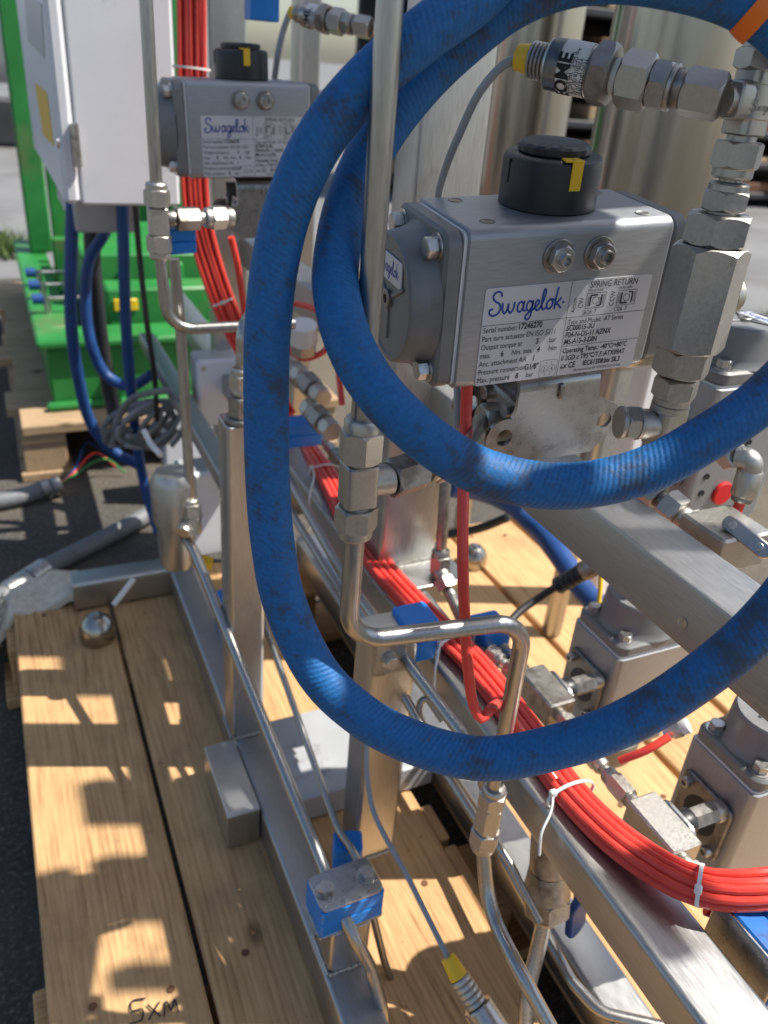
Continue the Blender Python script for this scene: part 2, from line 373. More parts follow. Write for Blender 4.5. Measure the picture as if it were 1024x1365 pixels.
def mk_wood(name, dark, light, seedax=1):
    ma, t, b = newmat(name)
    tc = node(t, 'ShaderNodeTexCoord'); oi = node(t, 'ShaderNodeObjectInfo')
    off = node(t, 'ShaderNodeVectorMath', operation='MULTIPLY_ADD'); t.links.new(oi.outputs['Random'], off.inputs[0]); off.inputs[1].default_value = (37, 91, 53); t.links.new(tc.outputs['Object'], off.inputs[2])
    mp = node(t, 'ShaderNodeMapping'); mp.inputs['Scale'].default_value = (1, .07, 1) if seedax == 1 else (.07, 1, 1); t.links.new(off.outputs[0], mp.inputs[0])
    n0 = noise(t, 7, 2, .45, vec=mp.outputs[0]); sx = node(t, 'ShaderNodeSeparateXYZ'); t.links.new(off.outputs[0], sx.inputs[0])
    cr = node(t, 'ShaderNodeMath', operation='MULTIPLY_ADD'); t.links.new(sx.outputs[0 if seedax == 1 else 1], cr.inputs[0]); cr.inputs[1].default_value = 130.0
    wv = node(t, 'ShaderNodeMath', operation='MULTIPLY'); t.links.new(n0, wv.inputs[0]); wv.inputs[1].default_value = 26; t.links.new(wv.outputs[0], cr.inputs[2])
    fr_ = node(t, 'ShaderNodeMath', operation='FRACT'); t.links.new(cr.outputs[0], fr_.inputs[0])
    sn = node(t, 'ShaderNodeMath', operation='POWER'); t.links.new(fr_.outputs[0], sn.inputs[0]); sn.inputs[1].default_value = 2.2
    nf = noise(t, 190, 4, .6, vec=mp.outputs[0]); nb = noise(t, 4, 5, .6, vec=off.outputs[0])
    ad = node(t, 'ShaderNodeMath', operation='MULTIPLY_ADD'); t.links.new(sn.outputs[0], ad.inputs[0]); ad.inputs[1].default_value = -.17; t.links.new(nf, ad.inputs[2])
    ad2 = node(t, 'ShaderNodeMath', operation='MULTIPLY_ADD'); t.links.new(nb, ad2.inputs[0]); ad2.inputs[1].default_value = .45; t.links.new(ad.outputs[0], ad2.inputs[2])
    mid = tuple((a * .4 + c * .6) for a, c in zip(dark, light))
    col = ramp(t, ad2.outputs[0], [(.36, dark), (.60, mid), (.86, light)])
    # knots and dirt specks
    vo = node(t, 'ShaderNodeTexVoronoi'); vo.inputs['Scale'].default_value = 8; mk = node(t, 'ShaderNodeMapping'); mk.inputs['Scale'].default_value = (1, .6, 1) if seedax == 1 else (.6, 1, 1); t.links.new(off.outputs[0], mk.inputs[0]); t.links.new(mk.outputs[0], vo.inputs['Vector'])
    kn = ramp(t, vo.outputs['Distance'], [(.05, (.9, .9, .9)), (.11, (0, 0, 0))])
    col = mix(t, kn, col, (.10, .05, .025))
    sp = ramp(t, noise(t, 55, 6, .75, vec=off.outputs[0]), [(.63, (0, 0, 0)), (.72, (.8,) * 3)])
    col = mix(t, sp, col, (.07, .045, .03))
    wr = ramp(t, noise(t, 7, 7, .7, vec=off.outputs[0]), [(.50, (0, 0, 0)), (.72, (.45,) * 3)])
    col = mix(t, wr, col, (.20, .125, .07))
    t.links.new(col, b.inputs['Base Color']); b.inputs['Roughness'].default_value = .72; b.inputs['Specular IOR Level'].default_value = .25
    bump(t, b, ad.outputs[0], .35, .0008); return ma
M['wood'] = mk_wood('pine_board', (.31, .165, .068), (.63, .385, .18))
M['woodx'] = mk_wood('pine_board_crosswise', (.30, .15, .055), (.60, .37, .17), 0)
M['oldwood'] = mk_wood('weathered_pallet_wood', (.22, .14, .075), (.48, .34, .2))
M['oldwoodx'] = mk_wood('weathered_pallet_wood_crosswise', (.22, .14, .075), (.48, .34, .2), 0)
def mk_asphalt():
    ma, t, b = newmat('old_asphalt')
    n1 = noise(t, 140, 5, .7); n2 = noise(t, 1.3, 5, .6); n3 = noise(t, 30, 4, .7)
    col = ramp(t, n1, [(.35, (.032, .030, .028)), (.55, (.075, .068, .058)), (.72, (.30, .27, .23))])
    col = mix(t, ramp(t, n2, [(.42, (0, 0, 0)), (.62, (.75,) * 3)]), col, (.135, .108, .072))
    col = mix(t, ramp(t, n3, [(.55, (0, 0, 0)), (.7, (.5,) * 3)]), col, (.045, .04, .035))
    t.links.new(col, b.inputs['Base Color']); b.inputs['Roughness'].default_value = .9; bump(t, b, n1, .7, .004); return ma
M['asphalt'] = mk_asphalt()
M['concrete'] = plain('pale_concrete', (.165, .165, .165), .85, 0, .22, 1.5, .3, .45, (.10, .095, .085))
M['far'] = plain('far_rust', (.16, .07, .03), .8, 0, .4, 5, .2)
M['darksteel'] = plain('dark_painted_steel', (.03, .03, .032), .6, 0, .3, 5)
M['tank'] = plain('pale_grey_tank_paint', (.48, .49, .5), .4, .1, .05, 4)
M['leaf'] = plain('grass_blades', (.07, .12, .02), .7, 0, .4, 6)
# ------------------------------------------------------------------ the setting
mb = MB(); mb.add([(-60, -60, 0), (80, -60, 0), (80, 120, 0), (-60, 120, 0)], [(0, 1, 2, 3)]); struct('ground', mb, M['asphalt'])
mb = MB(); mb.add([(-60, 4.3, .004), (2.2, 3.9, .004), (2.6, 1.9, .004), (4.2, -1.0, .004), (60, -1, .004), (60, 110, .004), (-60, 110, .004)], [(0, 1, 2, 3, 4, 5, 6)]); struct('pavement', mb, M['concrete'])
def grass(name, x0, x1, y0, y1, n, hh):
    mb = MB(); rr = random.Random(3)
    for _ in range(n):
        x = rr.uniform(x0, x1); y = rr.uniform(y0, y1); h = hh * rr.uniform(.4, 1); a = rr.uniform(0, 6.28); wd = .006
        dx, dy = math.cos(a) * wd, math.sin(a) * wd; lx, ly = rr.gauss(0, .35) * h, rr.gauss(0, .35) * h
        mb.add([(x - dx, y - dy, .003), (x + dx, y + dy, .003), (x + lx * .5 + dx * .6, y + ly * .5 + dy * .6, h * .6), (x + lx, y + ly, h)], [(0, 1, 2, 3)])
    return struct(name, mb, M['leaf'], 'stuff')
grass('grass', -.35, .12, 4.25, 4.7, 700, .10)
grass('grass', 2.6, 3.6, 2.55, 2.8, 900, .07)

# pallet under the skid
PT = .144
pal = thing('pallet', 'pine pallet of long boards carrying the stainless skid', 'pallet', (.3, .6, 0))
B = [(-.056, .088), (.094, .238), (.243, .392), (.434, .585), (.592, .746), (.757, .905), (.915, 1.06)]
for i, (a, b_) in enumerate(B):
    mb = MB(); box(mb, (a, -.2, PT - .022), (b_, 1.235 + random.uniform(-.012, .012), PT + random.uniform(-.001, .001)), .0025); part('board', mb, M['wood'], pal)
for (ya, yb) in ((-.15, -.05), (.455, .555), (1.12, 1.22)):
    for (a, b_) in ((-.07, .09), (.30, .44), (.62, .76), (.95, 1.07)):
        mb = MB(); box(mb, (a, ya, .022), (b_, yb, PT - .024 - .0), .003); part('block', mb, M['woodx'], pal)
    mb = MB(); box(mb, (-.085, ya, .001), (1.08, yb, .021), .002); part('bottom_board', mb, M['woodx'], pal)
for (xa, xb) in B:
    for yn in (-.10, .505, 1.17):
        for fx in (.27, .73):
            mb = MB(); lathe(mb, (V((xa + (xb - xa) * fx + random.uniform(-.008, .008), yn + random.uniform(-.015, .015), PT)), V((1, 0, 0)), V((0, 1, 0)), V((0, 0, 1))), [(.0042, .0005), (.0036, .0010), (.0002, .0011)], 8); part('nail', mb, M['far'], pal)
# marker-pen writing on the first board
mb = MB(); fr = (onz(172, 1366, PT + .0022), V((1, -.12, 0)).normalized(), V((.12, 1, 0)).normalized(), V((0, 0, 1)))
for st in ([(.018, .024), (.004, .024), (.003, .014), (.014, .013), (.013, .002), (.001, .001)], [(.020, .016), (.032, .001)], [(.032, .016), (.020, .0)], [(.036, .0), (.039, .015), (.044, .004), (.048, .015), (.051, .0)]):
    ribbon(mb, fr, [(q[0] * .9, q[1] * .9) for q in st], .0016, .002)
part('handwriting', mb, M['ink'], pal)

# ------------------------------------------------------------------ skid frame
sk = thing('skid_frame', 'brushed stainless steel skid frame of square tube standing on the pallet', 'frame', (.25, .6, PT))
def beam_y(name, x0, x1, y0, y1, z0, z1, mat=None, r=.005):
    mb = MB(); fr = (V(((x0 + x1) / 2, 0, (z0 + z1) / 2)), V((1, 0, 0)), V((0, 0, 1)), V((0, -1, 0)))
    prism(mb, fr, rrect(x1 - x0, z1 - z0, r, 4), -y1, -y0, .0008); return part(name, mb, mat or M['frame'], sk)
def beam_x(name, x0, x1, y0, y1, z0, z1, mat=None, r=.005):
    mb = MB(); fr = (V((0, (y0 + y1) / 2, (z0 + z1) / 2)), V((0, 1, 0)), V((0, 0, 1)), V((1, 0, 0)))
    prism(mb, fr, rrect(y1 - y0, z1 - z0, r, 4), x0, x1, .0008); return part(name, mb, mat or M['post'], sk)
def beam_z(name, x0, x1, y0, y1, z0, z1, mat=None, r=.005):
    mb = MB(); fr = (V(((x0 + x1) / 2, (y0 + y1) / 2, 0)), V((1, 0, 0)), V((0, 1, 0)), V((0, 0, 1)))
    prism(mb, fr, rrect(x1 - x0, y1 - y0, r, 4), z0, z1, .0008); return part(name, mb, mat or M['post'], sk)
beam_y('bottom_rail', .190, .231, -.10, 1.155, PT + .001, PT + .050)
beam_y('bottom_rail', .425, .470, -.10, 1.20, PT + .001, PT + .050)
beam_x('cross_member', .036, .235, 1.157, 1.200, PT + .001, PT + .052)
beam_x('cross_member', .150, .188, .628, .745, PT + .001, PT + .058)
mbx = MB(); box(mbx, (.233, .635, PT + .001), (.423, .775, PT + .043), .003); part('base_channel', mbx, M['grey'], sk, 'pale painted channel between the two bottom rails')
beam_z('post', .188, .230, .750, .790, PT + .052, .625)
beam_z('post', .268, .316, .532, .575, PT + .046, .492)
beam_z('post', .195, .236, .420, .461, PT + .052, .2545)
beam_z('post', .352, .425, .705, .750, .452, 1.62)
mbx = MB(); box(mbx, (.335, .655, .4475), (.445, .79, .4515), .001); part('base_plate', mbx, M['frame'], sk)
R1x0, R1x1, R1z = .340, .392, .446
beam_y('pipe_rail', R1x0, R1x1, -.06, 2.0, R1z - .040, R1z)
beam_y('pipe_rail', .252, .284, .80, 1.75, .385, .415)
def weld(x0, x1, y0, y1, z):
    mb = MB(); P = []; q = 26; per = [(x0, y0), (x1, y0), (x1, y1), (x0, y1), (x0, y0)]
    for i in range(4):
        for k in range(q): P.append(V((per[i][0] + (per[i + 1][0] - per[i][0]) * k / q, per[i][1] + (per[i + 1][1] - per[i][1]) * k / q, z + random.uniform(-.0006, .0006))))
    P.append(P[0]); sweep(mb, P, lambda t: .0016 + .0004 * math.sin(t * 170), 6, False); part('weld_bead', mb, M['fitting'], sk)
weld(.187, .231, .749, .791, PT + .0515); weld(.194, .237, .419, .462, PT + .0515); weld(.267, .317, .531, .576, PT + .045); weld(.351, .426, .704, .751, .4525)
mb = MB(); lathe(mb, (onx(930, 862, .3949) if False else onx(910, 830, .3948), V((0, 1, 0)), V((0, 0, 1)), V((-1, 0, 0))), [(.0045, -.0002), (.0045, .0006), (.0034, .0006), (.0032, .0002), (.0002, .0002)], 18); part('rivet', mb, M['bolt'], sk)
# upper angle rail
mb = MB(); ol = [(0, 0), (.048, 0), (.048, -.004), (.008, -.006), (.0055, -.0085), (.004, -.047), (0, -.047)]
ol = [(.003, 0), (.048, 0), (.048, -.004), (.0062, -.0042), (.0042, -.0062), (.004, -.047), (.0, -.047), (0, -.003), (.001, -.0008)]
fr = (V((.395, 0, .672)), V((1, 0, 0)), V((0, 0, 1)), V((0, -1, 0)))
prism(mb, fr, list(reversed(ol)), -1.75, .02, 0); part('pipe_rail', mb, M['frame'], sk)
beam_z('post', .400, .440, .80, .84, .452, .624)
for yy in (-.02, 1.5):
    beam_z('post', .3945, .4345, yy, yy + .04, PT + .052, .405)
# unseen overhead plates and bars added to cast shade on rig and pallet
def shade_box(name, x0, x1, y0, y1, z0=1.490, z1=1.512, mat='frame'):
    mb = MB(); box(mb, (x0, y0, z0), (x1, y1, z1), .002); part(name, mb, M[mat], sk)
def near_shade_box(name, x0, x1, y0, y1): shade_box(name, x0 - .035, x1 - .035, y0 + .013, y1 + .013)
near_shade_box('shade_plate', .500, .679, -.30, .345); near_shade_box('shade_plate', .6795, .850, -.30, .090); near_shade_box('shade_panel', .6795, .775, .150, .345)
near_shade_box('shade_bar', .713, .737, .0905, .118); near_shade_box('shade_bar', .770, .798, .0905, .121); near_shade_box('shade_bar', .803, .822, .0905, .1695)
near_shade_box('shade_panel', .7755, .875, .203, .248); near_shade_box('shade_panel', .826, .875, .2485, .345); near_shade_box('shade_panel', .7755, .8255, .292, .345)
shade_box('shade_bar', .95, 1.0, .217, .241); shade_box('shade_bar', 1.018, 1.036, -.038, .038)
for (ya, yb) in ((.150, .176), (.228, .312), (.362, .432), (.600, .690)): shade_box('shade_slab', .985, 1.012, ya, yb, 1.5005, 1.70, 'grey')  # added slabs that throw the shade bands across the left boards
shade_box('shade_carrier', .400, .440, -.35, 1.20, 1.55, 1.59, 'post'); shade_box('shade_carrier', .441, 1.3, .87, .91, 1.5505, 1.5895, 'post')  # made-up carriers for the shade plates, also out of view
for yy in (-.30, .3005): shade_box('shade_bearer', .441, 1.04, yy, yy + .024, 1.5125, 1.5425, 'post')

# ------------------------------------------------------------------ fasteners and fittings
def seq(parent, p0, p1, segs, n=26, ph=0.0, up=None):
    """segments along an axis: (part name, kind, length share, size, material)"""
    p0, p1 = V(p0), V(p1); d = p1 - p0; L = d.length; fr = frame(p0, d, up); tot = sum(s[2] for s in segs); t = 0
    for s in segs:
        ln = s[2] / tot * L; mb = MB(); nm, kd, _, sz, ma = s[:5]
        if kd == 'hex': hexagon(mb, fr, sz, t, t + ln, ph=ph)
        elif kd == 'cyl': lathe(mb, fr, [(sz * .47, t), (sz / 2, t + min(.0012, ln * .2)), (sz / 2, t + ln - min(.0012, ln * .2)), (sz * .47, t + ln)], n)
        elif kd == 'cone': lathe(mb, fr, [(sz / 2, t), (s[5] / 2, t + ln)], n)
        elif kd == 'nut':     # swaged-tube nut: hex with a turned shoulder
            hexagon(mb, fr, sz, t, t + ln * .72, ph=ph); lathe(mb, fr, [(sz * .47, t + ln * .70), (sz * .47, t + ln * .93), (sz * .42, t + ln), (sz * .2, t + ln)], n)
        elif kd == 'nutr':
            lathe(mb, fr, [(sz * .2, t), (sz * .42, t), (sz * .47, t + ln * .07), (sz * .47, t + ln * .30)], n); hexagon(mb, fr, sz, t + ln * .28, t + ln, ph=ph)
        elif kd == 'ridge':
            prof = []; k = 5
            for i in range(k):
                a = t + ln * i / k; b_ = t + ln * (i + 1) / k; prof += [(sz * .43, a), (sz / 2, a + .25 * (b_ - a)), (sz / 2, a + .75 * (b_ - a)), (sz * .43, b_)]
            lathe(mb, fr, prof, n)
        part(nm, mb, ma, parent); t += ln
def bolt_head(mb, p, d, af, h, washer=True):
    fr = frame(p, d)
    if washer: lathe(mb, fr, [(af * .75, -.0003), (af * .75, h * .16), (af * .4, h * .16)], 20); hexagon(mb, fr, af, h * .16, h)
    else: hexagon(mb, fr, af, -.0003, h)
def socket_screw(mb, p, d, dia, h):
    fr = frame(p, d); r = dia / 2
    lathe(mb, fr, [(r, -.0003), (r, h * .85), (r * .9, h), (r * .5, h), (r * .5, h * .4), (0.0002, h * .4)], 18)
def tube(parent, name, pts, dia, mat, rad=None, n=14, step=.005, label=None):
    path = fillet(pts, rad) if rad else crom(pts, step)
    mb = MB(); sweep(mb, path, dia / 2, n); return part(name, mb, mat, parent, label)
def cable(name, pts, dia, mat, label, cat, group=None, rad=None, n=12, step=.006):
    path = fillet(pts, rad) if rad else crom(pts, step)
    mb = MB(); sweep(mb, path, dia / 2, n); return solo(name, mb, mat, label, cat, group)

# ------------------------------------------------------------------ actuators (local frame: x along the body, y away from the nameplate face, z up)
def dome_outline(r, cy, cz, k=1.0):
    return [(cy + r * math.cos(a), cz + r * k * math.sin(a)) for a in [2 * math.pi * i / 40 for i in range(40)]]
def build_actuator(name, label, mat4, L=.145, W=.08, H=.1035, plate_on=True, ports=True, group=None, indicator=True, capdome=.040):
    a = thing(name, label, 'actuator', group=group, mat=mat4)
    X, Y, Z = V((1, 0, 0)), V((0, 1, 0)), V((0, 0, 1))
    mb = MB(); bod = rrect(W, H, .007, 5, W / 2, H / 2); fr = (V((0, 0, 0)), Y, Z, X)
    prism(mb, fr, bod, .0, L, .0008)
    # low lands along the top edges of the extrusion
    part('body', mb, M['body'], a)
    for s in (0, 1):
        frc = (V((0, 0, 0)), Y, Z, -X) if s == 0 else (V((L, 0, 0)), Y, Z, X)
        if s == 0: frc = (V((0, 0, 0)), Z, Y, -X)   # keep the frame right-handed
        def sw(o): return [(q, p) for p, q in o] if s == 0 else o
        mb = MB(); gk = inset(sw(rrect(W, H, .008, 5, W / 2, H / 2)), .0022); prism(mb, frc, gk, -.0005, .0022); part('gasket', mb, M['tie'], a)
        mb = MB(); ol = sw(rrect(W - .001, H - .002, .011, 6, W / 2, H / 2)); cy, cz = W / 2, H / 2
        Lp = []
        def lp(o2, t): return [frc[0] + frc[1] * p[0] + frc[2] * p[1] + frc[3] * t for p in o2]
        prism(mb, frc, ol, .0022, .0145, .0022)
        part('end_cap', mb, M['cap'], a)
        mb = MB(); r0 = min(W, H) * .5
        ox, oy = (cz, cy) if s == 0 else (cy, cz)
        def dm(r, t, sq=1.14):
            ky, kz = (sq, 1.0) if s == 0 else (1.0, sq)
            return [frc[0] + frc[1] * (ox + r * ky * math.cos(2 * math.pi * i / 40)) + frc[2] * (oy + r * kz * math.sin(2 * math.pi * i / 40)) + frc[3] * t for i in range(40)]
        t0 = .0142
        rings(mb, [dm(r0 * 1.04, t0), dm(r0 * .99, t0 + .003), dm(r0 * .95, t0 + .008), dm(r0 * .92, t0 + capdome * .86), dm(r0 * .90, t0 + capdome * .96), dm(r0 * .875, t0 + capdome), dm(r0 * .82, t0 + capdome), dm(r0 * .81, t0 + capdome - .001)])
        tt = t0 + capdome - .001
        for k in range(3):
            an = R(-60 + 120 * k); mbq = V((math.cos(an), math.sin(an)))
            c = frc[0] + frc[1] * (ox + mbq.x * r0 * .42) + frc[2] * (oy + mbq.y * r0 * .42) + frc[3] * (tt + .0006)
            d = (frc[1] * mbq.x + frc[2] * mbq.y)
            obox(mb, (c, d, frc[3].cross(d), frc[3]), r0 * .5, .003, .002, .0005)
        part('dome', mb, M['cap'], a)
        mb = MB(); socket_screw(mb, frc[0] + frc[1] * ox + frc[2] * oy + frc[3] * tt, frc[3], .012, .003); part('centre_screw', mb, M['dark_fitting'], a)
        if s == 0:
            mb = MB(); c = frc[0] + frc[1] * (ox + r0 * .5) + frc[2] * (oy) + frc[3] * (tt + .0008)
            frl = (c, -Y, Z, -X); obox(mb, frl, r0 * 1.05, r0 * .42, .0012, .0003); lb = part('sticker', mb, M['label'], a)
            mb = MB(); script_logo(mb, (c + V((-.0007, 0, 0)), -Y, Z, -X), -r0 * .44, -r0 * .08, r0 * .88, .0); part('lettering', mb, M['inkb'], lb)
        for (py, pz) in ((.0125, .0125), (W - .0125, .0125), (.0125, H - .0125), (W - .0125, H - .0125)):
            mb = MB(); p = V((0, py, pz)) if s == 0 else V((L, py, pz)); dd = -X if s == 0 else X
            bolt_head(mb, p + dd * .0143, dd, .0115, .0085); part('bolt', mb, M['bolt'], a)
    if indicator:
        c = V((L * .53, .046, H)); mb = MB(); fr = (c, X, Y, Z)
        lathe(mb, fr, [(.029, -.0005), (.0315, .001), (.0315, .026), (.0305, .030), (.028, .0315), (.01, .0315)], 44); ind = part('indicator', mb, M['blackp'], a)
        mb = MB(); ro = []
        prof = [(.0205, .031), (.0225, .0325), (.0225, .036), (.021, .0375), (.010, .0382), (.0003, .0384)]
        n = 64; Ls = []
        for i_, (r_, t_) in enumerate(prof): Ls.append([c + X * ((r_ + (.0006 if (i_ in (1, 2) and k % 4 < 2) else 0)) * math.cos(2 * math.pi * k / n)) + Y * ((r_ + (.0006 if (i_ in (1, 2) and k % 4 < 2) else 0)) * math.sin(2 * math.pi * k / n)) + Z * t_ for k in range(n)])
        rings(mb, Ls); part('knob', mb, M['blackp'], ind)
        an = R(-93); rd = X * math.cos(an) + Y * math.sin(an); tg = Z.cross(rd)
        mb = MB(); obox(mb, (c + rd * .0318 + Z * .0235, tg, Z, rd), .0075, .0165, .0012, .0003); obox(mb, (c + rd * .0282 + Z * .0322, tg, rd, -Z), .0075, .0090, .0012, .0003)
        an2 = R(-101); rd2 = X * math.cos(an2) + Y * math.sin(an2); obox(mb, (c + rd2 * .0278 + Z * .0322, Z.cross(rd2), rd2, -Z), .0075, .0085, .0012, .0003)
        part('pointer', mb, M['yellow'], ind)
        for k in (25, 88, 177):
            an = R(k); rd = X * math.cos(an) + Y * math.sin(an); mb = MB(); obox(mb, (c + rd * .0314 + Z * .022, Z.cross(rd), Z, rd), .007, .014, .0012, .0003); part('position_tab', mb, M['blackp'], ind)
        for (xx, yy) in ((.018, .015), (.02, .065), (.128, .012), (.128, .066)):
            mb = MB(); lathe(mb, (V((xx * L / .145, yy, H)), X, Y, Z), [(.0048, -.0003), (.0048, .0004), (.0042, .0006), (.0036, .0002), (.0002, .0002)], 20); part('screw_plug', mb, M['dark_fitting'], a)
    if ports:
        for xx in (.0619, .0914):
            p = V((xx * L / .145, 0, H * .816)); mb = MB(); fr = frame(p, -Y, Z)
            lathe(mb, fr, [(.0108, -.0003), (.0108, .0012), (.0102, .0018), (.006, .0018)], 28); hx = part('washer', mb, M['dark_fitting'], a)
            mb = MB(); hexagon(mb, fr, .0148, .0018, .0078, ph=.3); nt_ = part('hex_nut', mb, M['bolt'], a)
            mb = MB(); lathe(mb, fr, [(.0046, .0075), (.0046, .0105), (.004, .0115), (.0026, .0115), (.0024, .008), (.0002, .008)], 20); part('vent_screw', mb, M['bolt'], nt_)
    if plate_on:
        frn = (V((0, 0, 0)), X, Z, -Y)
        x0, x1, z0, z1 = .0143, .1372, .0022, .0677
        mb = MB(); prism(mb, frn, rrect(x1 - x0, z1 - z0, .002, 3, (x0 + x1) / 2, (z0 + z1) / 2), -.0003, .0005, 0); npl = part('nameplate', mb, M['label'], a)
        h = .0007; ink = MB()
        def ln(xa, za, xb, zb, wd=.00028):
            d = V((xb - xa, zb - za)); L_ = d.length; d.normalize(); nx = V((-d.y, d.x)) * wd / 2
            ink.add([frn[0] + X * (q[0]) + Z * (q[1]) - Y * h for q in ((xa + nx.x, za + nx.y), (xa - nx.x, za - nx.y), (xb - nx.x, zb - nx.y), (xb + nx.x, zb + nx.y))], [(0, 1, 2, 3)])
        def tx(s, x, z, sz=.0050, al='LEFT', bold=0, rot=0, sx=.80): put_text(ink, frn, s, sz, x, z, al, rot, sx, bold, h)
        ln(x0, .0436, x1, .0432); ln(.0762, z0, .0756, z1); ln(.0762, .0232, x1, .0232)
        rows = ['Serial number:', 'Part turn actuator', 'Output torque at', 'max.', 'Anc. attachment AA', 'Pressure connection', 'Max. pressure']
        for i, s in enumerate(rows): tx(s, .0155, .0388 - i * .00575, .0053)
        tx('17246270', .0405, .0390, .0056, bold=.00014); tx('EN ISO 5211', .0475, .0333, .0052)
        tx('3', .0555, .0276, .0056, bold=.00012); tx('bar', .0655, .0276, .0052); tx('6', .0305, .0216, .0056, bold=.00012); tx('Nm. min.', .0385, .0216, .0052); tx('4', .0575, .0217, .0056, bold=.00012); tx('Nm', .066, .0217, .0052)
        tx('1', .0548, .0158, .0056, bold=.00012); tx('G1/8"', .0500, .0098, .0056, bold=.00012); tx('8', .0440, .0042, .0056, bold=.00012); tx('bar', .0520, .0042, .0052)
        # connection diagram
        for (cx_, cz_) in ((.0655, .0085), (.0712, .0085)):
            for k in range(16):
                a0, a1 = 2 * math.pi * k / 16, 2 * math.pi * (k + 1) / 16; ln(cx_ + .0026 * math.cos(a0), cz_ + .0026 * math.sin(a0), cx_ + .0026 * math.cos(a1), cz_ + .0026 * math.sin(a1), .0002)
        tx('2', .0655, .0069, .0044, 'CENTER'); tx('4', .0712, .0069, .0044, 'CENTER')
        bx = rrect(.0130, .0125, .002, 2, .0684, .0086)
        for k in range(len(bx)): ln(*bx[k], *bx[(k + 1) % len(bx)], .00022)
        for (q, r_) in ((.0665, .0128), (.0703, .0128), (.0665, .0044), (.0703, .0044)): tx('o', q, r_ - .0006, .0028, 'CENTER')
        tx('Type and Model:  AT Series', .0775, .0386, .0048); tx('SC00015-3U', .0775, .0342, .0052, bold=.0001); tx('F04-N-DS-11 AZNX', .0775, .0295, .0052, bold=.0001); tx('MS-A15-3-DIN', .0775, .0247, .0052, bold=.0001)
        tx('Operating Temp.: -40\u00b0C/+80\u00b0C', .0775, .0184, .0050, bold=.00008); tx('II 2GD c T95\u00b0C/T.F.:ATX09AT', .0775, .0130, .0050, bold=.00008); tx('IEC61508:bis SIL3', .0955, .0076, .0052, bold=.0001)
        tx('\u03b5x CE', .0780, .0072, .0058, bold=.0001); tx('Manufactured by AIR TORQUE S.p.A. in Italy', .0890, .0040, .0026)
        tx('SPRING RETURN', .0895, .0622, .0062)
        tx('Action', .0815, .0465, .0046, rot=math.pi / 2); tx('CW', .0868, .0490, .0052, rot=math.pi / 2); tx('CCW', .1105, .0485, .0052, rot=math.pi / 2)
        tx('SPRING CLOSE', .0887, .0596, .0022); tx('SPRING OPEN', .1120, .0596, .0022)
        for cx_, flip in ((.0960, 1), (.1200, -1)):
            cz_ = .0535; w2, h2 = .0072, .0050
            for q in ((-w2, -h2, w2, -h2), (w2, -h2, w2, h2), (w2, h2, -w2, h2), (-w2, h2, -w2, -h2)): ln(cx_ + q[0], cz_ + q[1], cx_ + q[2], cz_ + q[3], .0003)
            ln(cx_ - .0042, cz_ - .0036, cx_ - .0042, cz_ + .0036, .0011); ln(cx_ + .0042, cz_ - .0036, cx_ + .0042, cz_ + .0036, .0011); ln(cx_ - .0042, cz_ + .0036 * flip, cx_ + .001, cz_ + .0036 * flip, .0011); ln(cx_ + .0042, cz_ + .0036 * -flip, cx_ + .001, cz_ - .0036 * flip, .0008)
            for k in range(12):
                a0, a1 = 2 * math.pi * k / 12, 2 * math.pi * (k + 1) / 12; ln(cx_ + .0024 * math.cos(a0), cz_ + .0024 * math.sin(a0), cx_ + .0024 * math.cos(a1), cz_ + .0024 * math.sin(a1), .0003)
            for q in (-.0062, -.0054, .0054, .0062): ln(cx_ + q, cz_ - .0036, cx_ + q, cz_ + .0036, .0002)
        tx('x 26  7', .0885, .0446, .0042); tx('26  7', .1150, .0446, .0042)
        for cx_ in (.0878, .1125):
            for q in ((0, 0, .0024, 0), (.0024, 0, .0024, .0026), (.0024, .0026, 0, .0026), (0, .0026, 0, 0)): ln(cx_ + q[0], .0446 + q[1], cx_ + q[2], .0446 + q[3], .00022)
        part('printed_text', ink, M['ink'], npl)
        mb = MB(); script_logo(mb, frn, .0190, .0506, .0530, h); part('lettering', mb, M['inkb'], npl)
    return a

RW = Matrix(((.9965, .0480, -.0681), (-.0531, .9958, -.0750), (.0642, .0783, .9949)))
ftl = D(628, 307, .47)
org = ftl - RW @ V((0, 0, .1035))
A1 = build_actuator('valve_actuator', 'sharp grey valve actuator with black indicator cap behind the coiled blue hose', Matrix.Translation(org) @ RW.to_4x4(), capdome=.0195)
def a1(x, y, z): return org + RW @ V((x, y, z))
ftl2 = D(247, 106, .90)
RW2 = Matrix.Rotation(R(-2.0), 3, 'Y')
org2 = ftl2 - RW2 @ V((0, 0, .1035))
A2 = build_actuator('valve_actuator', 'blurred grey valve actuator with black cap beside the white cabinet', Matrix.Translation(org2) @ RW2.to_4x4(), capdome=.0195)
def a2(x, y, z): return org2 + RW2 @ V((x, y, z))

